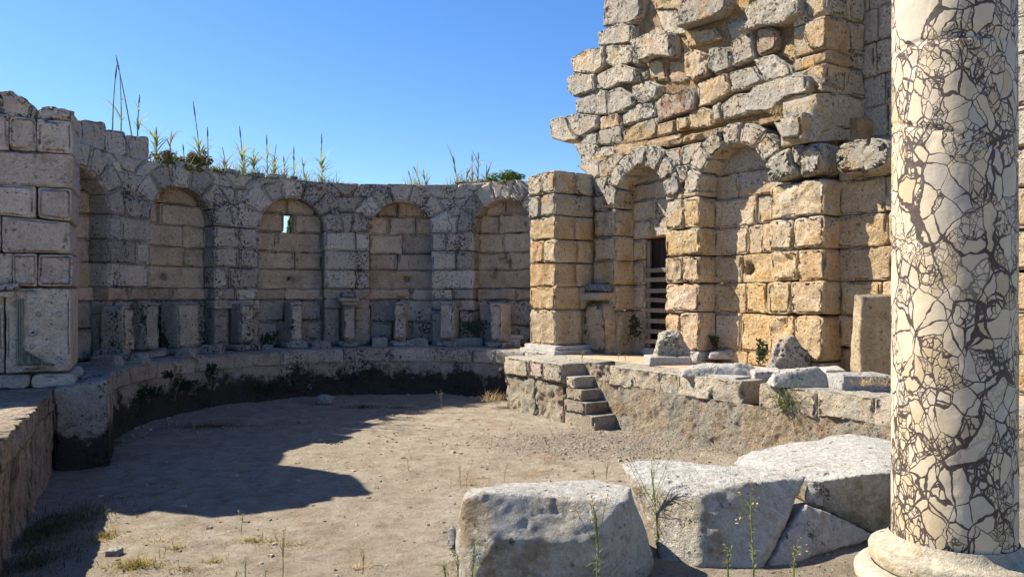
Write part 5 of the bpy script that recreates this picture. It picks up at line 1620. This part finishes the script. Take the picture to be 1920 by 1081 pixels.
tuft('grass_tuft', q, (.35, .15), 90, .22, M_STRAW, 'dry grass tuft at the foot of the ochre slab', 'grass', 92)
q = at_depth(925, 752, 19.6)
tuft('grass_tuft', q, (.3, .2), 110, .4, M_STRAW, 'dry bramble tuft at the shaded foot of the ledge spur', 'grass', 93)
# creepers
def creeper(pts_, mp_, lab, seed, size=.05, n=160):
    rnd = random.Random(seed)
    V, F = [], []
    pl = np.array(pts_)
    mn, mx = pl.min(0), pl.max(0)
    c = pl.mean(0)
    for _ in range(n):
        w_ = np.array([rnd.random() for _ in pl]) ** 2
        q = (pl * w_[:, None]).sum(0) / w_.sum()
        dd = -rnd.uniform(.02, .12)
        p = mp_(np.array([q[0]]), np.array([q[2] + dd]), np.array([q[1]]))[0]
        leaf(V, F, p, (rnd.uniform(-.6, .2), -1, rnd.uniform(-.2, .8)), size * rnd.uniform(.6, 1.3), rnd)
    o = mesh_obj('ivy', V, F, M_IVY, smooth=False)
    tag(o, lab, 'ivy', 'creepers on the masonry')
def rpt(u, v, d): return (*right_px(u, v, d), d)
creeper([rpt(1186, 585, .3), rpt(1180, 640, .3), rpt(1208, 640, .45), rpt(1205, 600, .45), rpt(1190, 590, .3)], map_right, 'dark ivy hanging beside the timber gate', 1)
creeper([rpt(1133, 620, -.1), rpt(1142, 622, -.1), rpt(1136, 645, -.1)], map_right, 'small dark creeper low on the wall under the marble capital', 2, n=50)
creeper([rpt(1335, 630, .35), rpt(1350, 632, .4), rpt(1345, 655, .4)], map_right, 'small dark creeper in the lower corner of the open niche', 3, n=60)
creeper([rpt(1425, 635, .1), rpt(1445, 640, .1), rpt(1440, 680, -.3), rpt(1420, 685, -.3)], map_right, 'green creeper between cornice pieces and the rough boulder', 4, n=150, size=.045)
def apt(u, v, d):
    s, y = apse_at(u, RW + d)
    return (s, EYE + (V0 - v) / FPX * y, d)
creeper([apt(865, 600, .1), apt(915, 600, .1), apt(910, 630, -.2), apt(865, 630, -.2)], map_apse, 'dark green creeper between the last two pedestals', 5, n=260)
creeper([apt(485, 625, .1), apt(520, 620, .1), apt(510, 650, -.2), apt(490, 650, -.2)], map_apse, 'dark plant at the ledge under the slit window niche', 6, n=150)
creeper([apt(300, 625, .1), apt(315, 630, .1), apt(310, 652, -.2)], map_apse, 'dark plant behind the holed boulder', 7, n=120)
def lpt(u, v, d=-.02):
    s, y = apse_at(u, RB)
    return (math.radians(92.3) * RB - (math.radians(92.3) - s / RW) * RB, EYE + (V0 - v) / FPX * y, d)
for i, (u, v, du, dv, n) in enumerate(((395, 692, 11, 9, 60), (345, 722, 25, 12, 110), (275, 735, 22, 12, 90), (310, 702, 10, 8, 45), (500, 725, 40, 10, 130), (690, 698, 25, 6, 70))):
    creeper([lpt(u - du, v - dv), lpt(u + du, v - dv), lpt(u + du, v + dv), lpt(u - du, v + dv)], map_ledge,
            ('round dark moss tuft high on the curved ledge', 'dark creeper on the curved ledge under the holed boulder', 'dark creeper on the curved ledge beside the stained block', 'small dark moss spot on the curved ledge', 'long dark creeper low on the curved ledge below the slit window', 'thin dark creeper in the joint of the curved ledge')[i], 20 + i, n=n)

# pebbles and twigs
def scatter(name, n, area, smin, smax, zf, mat, lab, seed):
    rnd = random.Random(seed)
    V, F = [], []
    base = [(-1, -1, -.6), (1, -1, -.6), (1, 1, -.6), (-1, 1, -.6), (-.7, -.7, .8), (.7, -.6, .8), (.6, .7, .7), (-.6, .7, .9)]
    fc = [(0, 1, 5, 4), (1, 2, 6, 5), (2, 3, 7, 6), (3, 0, 4, 7), (4, 5, 6, 7)]
    for _ in range(n):
        x, y = area(rnd)
        s = smin * (smax / smin) ** (rnd.random() ** 3)
        z = zf(np.array([[x, y]]))[0]
        t = rnd.uniform(0, 6.28)
        i = len(V)
        sx, sy, sz = s * rnd.uniform(.6, 1.3), s * rnd.uniform(.6, 1.3), s * rnd.uniform(.35, .8)
        for p in base:
            a, b, c = p[0] * sx * rnd.uniform(.7, 1.2), p[1] * sy * rnd.uniform(.7, 1.2), p[2] * sz
            V.append((x + a * math.cos(t) - b * math.sin(t), y + a * math.sin(t) + b * math.cos(t), z + c + sz * .3))
        F += [tuple(i + k for k in f) for f in fc]
    o = mesh_obj(name, V, F, mat, smooth=False)
    tag(o, lab, 'pebbles', None, 'stuff')
def a_floor(r):
    while True:
        x, y = r.uniform(-8, 6), r.uniform(6.8, 21.5)
        if (x - CX) ** 2 + (y - CY) ** 2 < 25 or (y < 17 and x > -7 + (12.6 - y) * .5 and BX[0] * x + BX[1] * y < 11.0):
            return x, y
def a_patch(r): return r.gauss(1.9, 1.5), r.gauss(15., 1.0)
scatter('pebbles', 2200, a_floor, .005, .035, floor_z, M_PEB, 'small stones strewn over the pool floor', 1)
scatter('broken_flakes', 1300, a_patch, .008, .036, floor_z, M_PEB, 'broken grey flakes of floor crust before the stairs', 2)
def a_edge(r):
    t = r.uniform(math.radians(60), math.radians(205))
    q = 5.2 - abs(r.gauss(0, .45))
    return CX + q * math.cos(t), CY + q * math.sin(t)
scatter('stone_chips', 260, a_edge, .012, .075, floor_z, M_PEB, 'fallen stone chips along the foot of the curved ledge', 4)
scatter('larger_chips', 120, a_floor, .02, .07, floor_z, M_PEB, 'larger loose chips lying here and there on the pool floor', 5)
scatter('gravel', 700, lambda r: (r.uniform(-.6, 3.2), r.uniform(3.6, 5.3)), .004, .02, lambda p: np.zeros(len(p)) + .0, M_PEB, 'fine gravel on the pool rim around the column', 3)
print('BLOCKS', BLOCKS[0], 'TRIS', sum(len(o.data.polygons) for o in bpy.data.objects if o.type == 'MESH'))
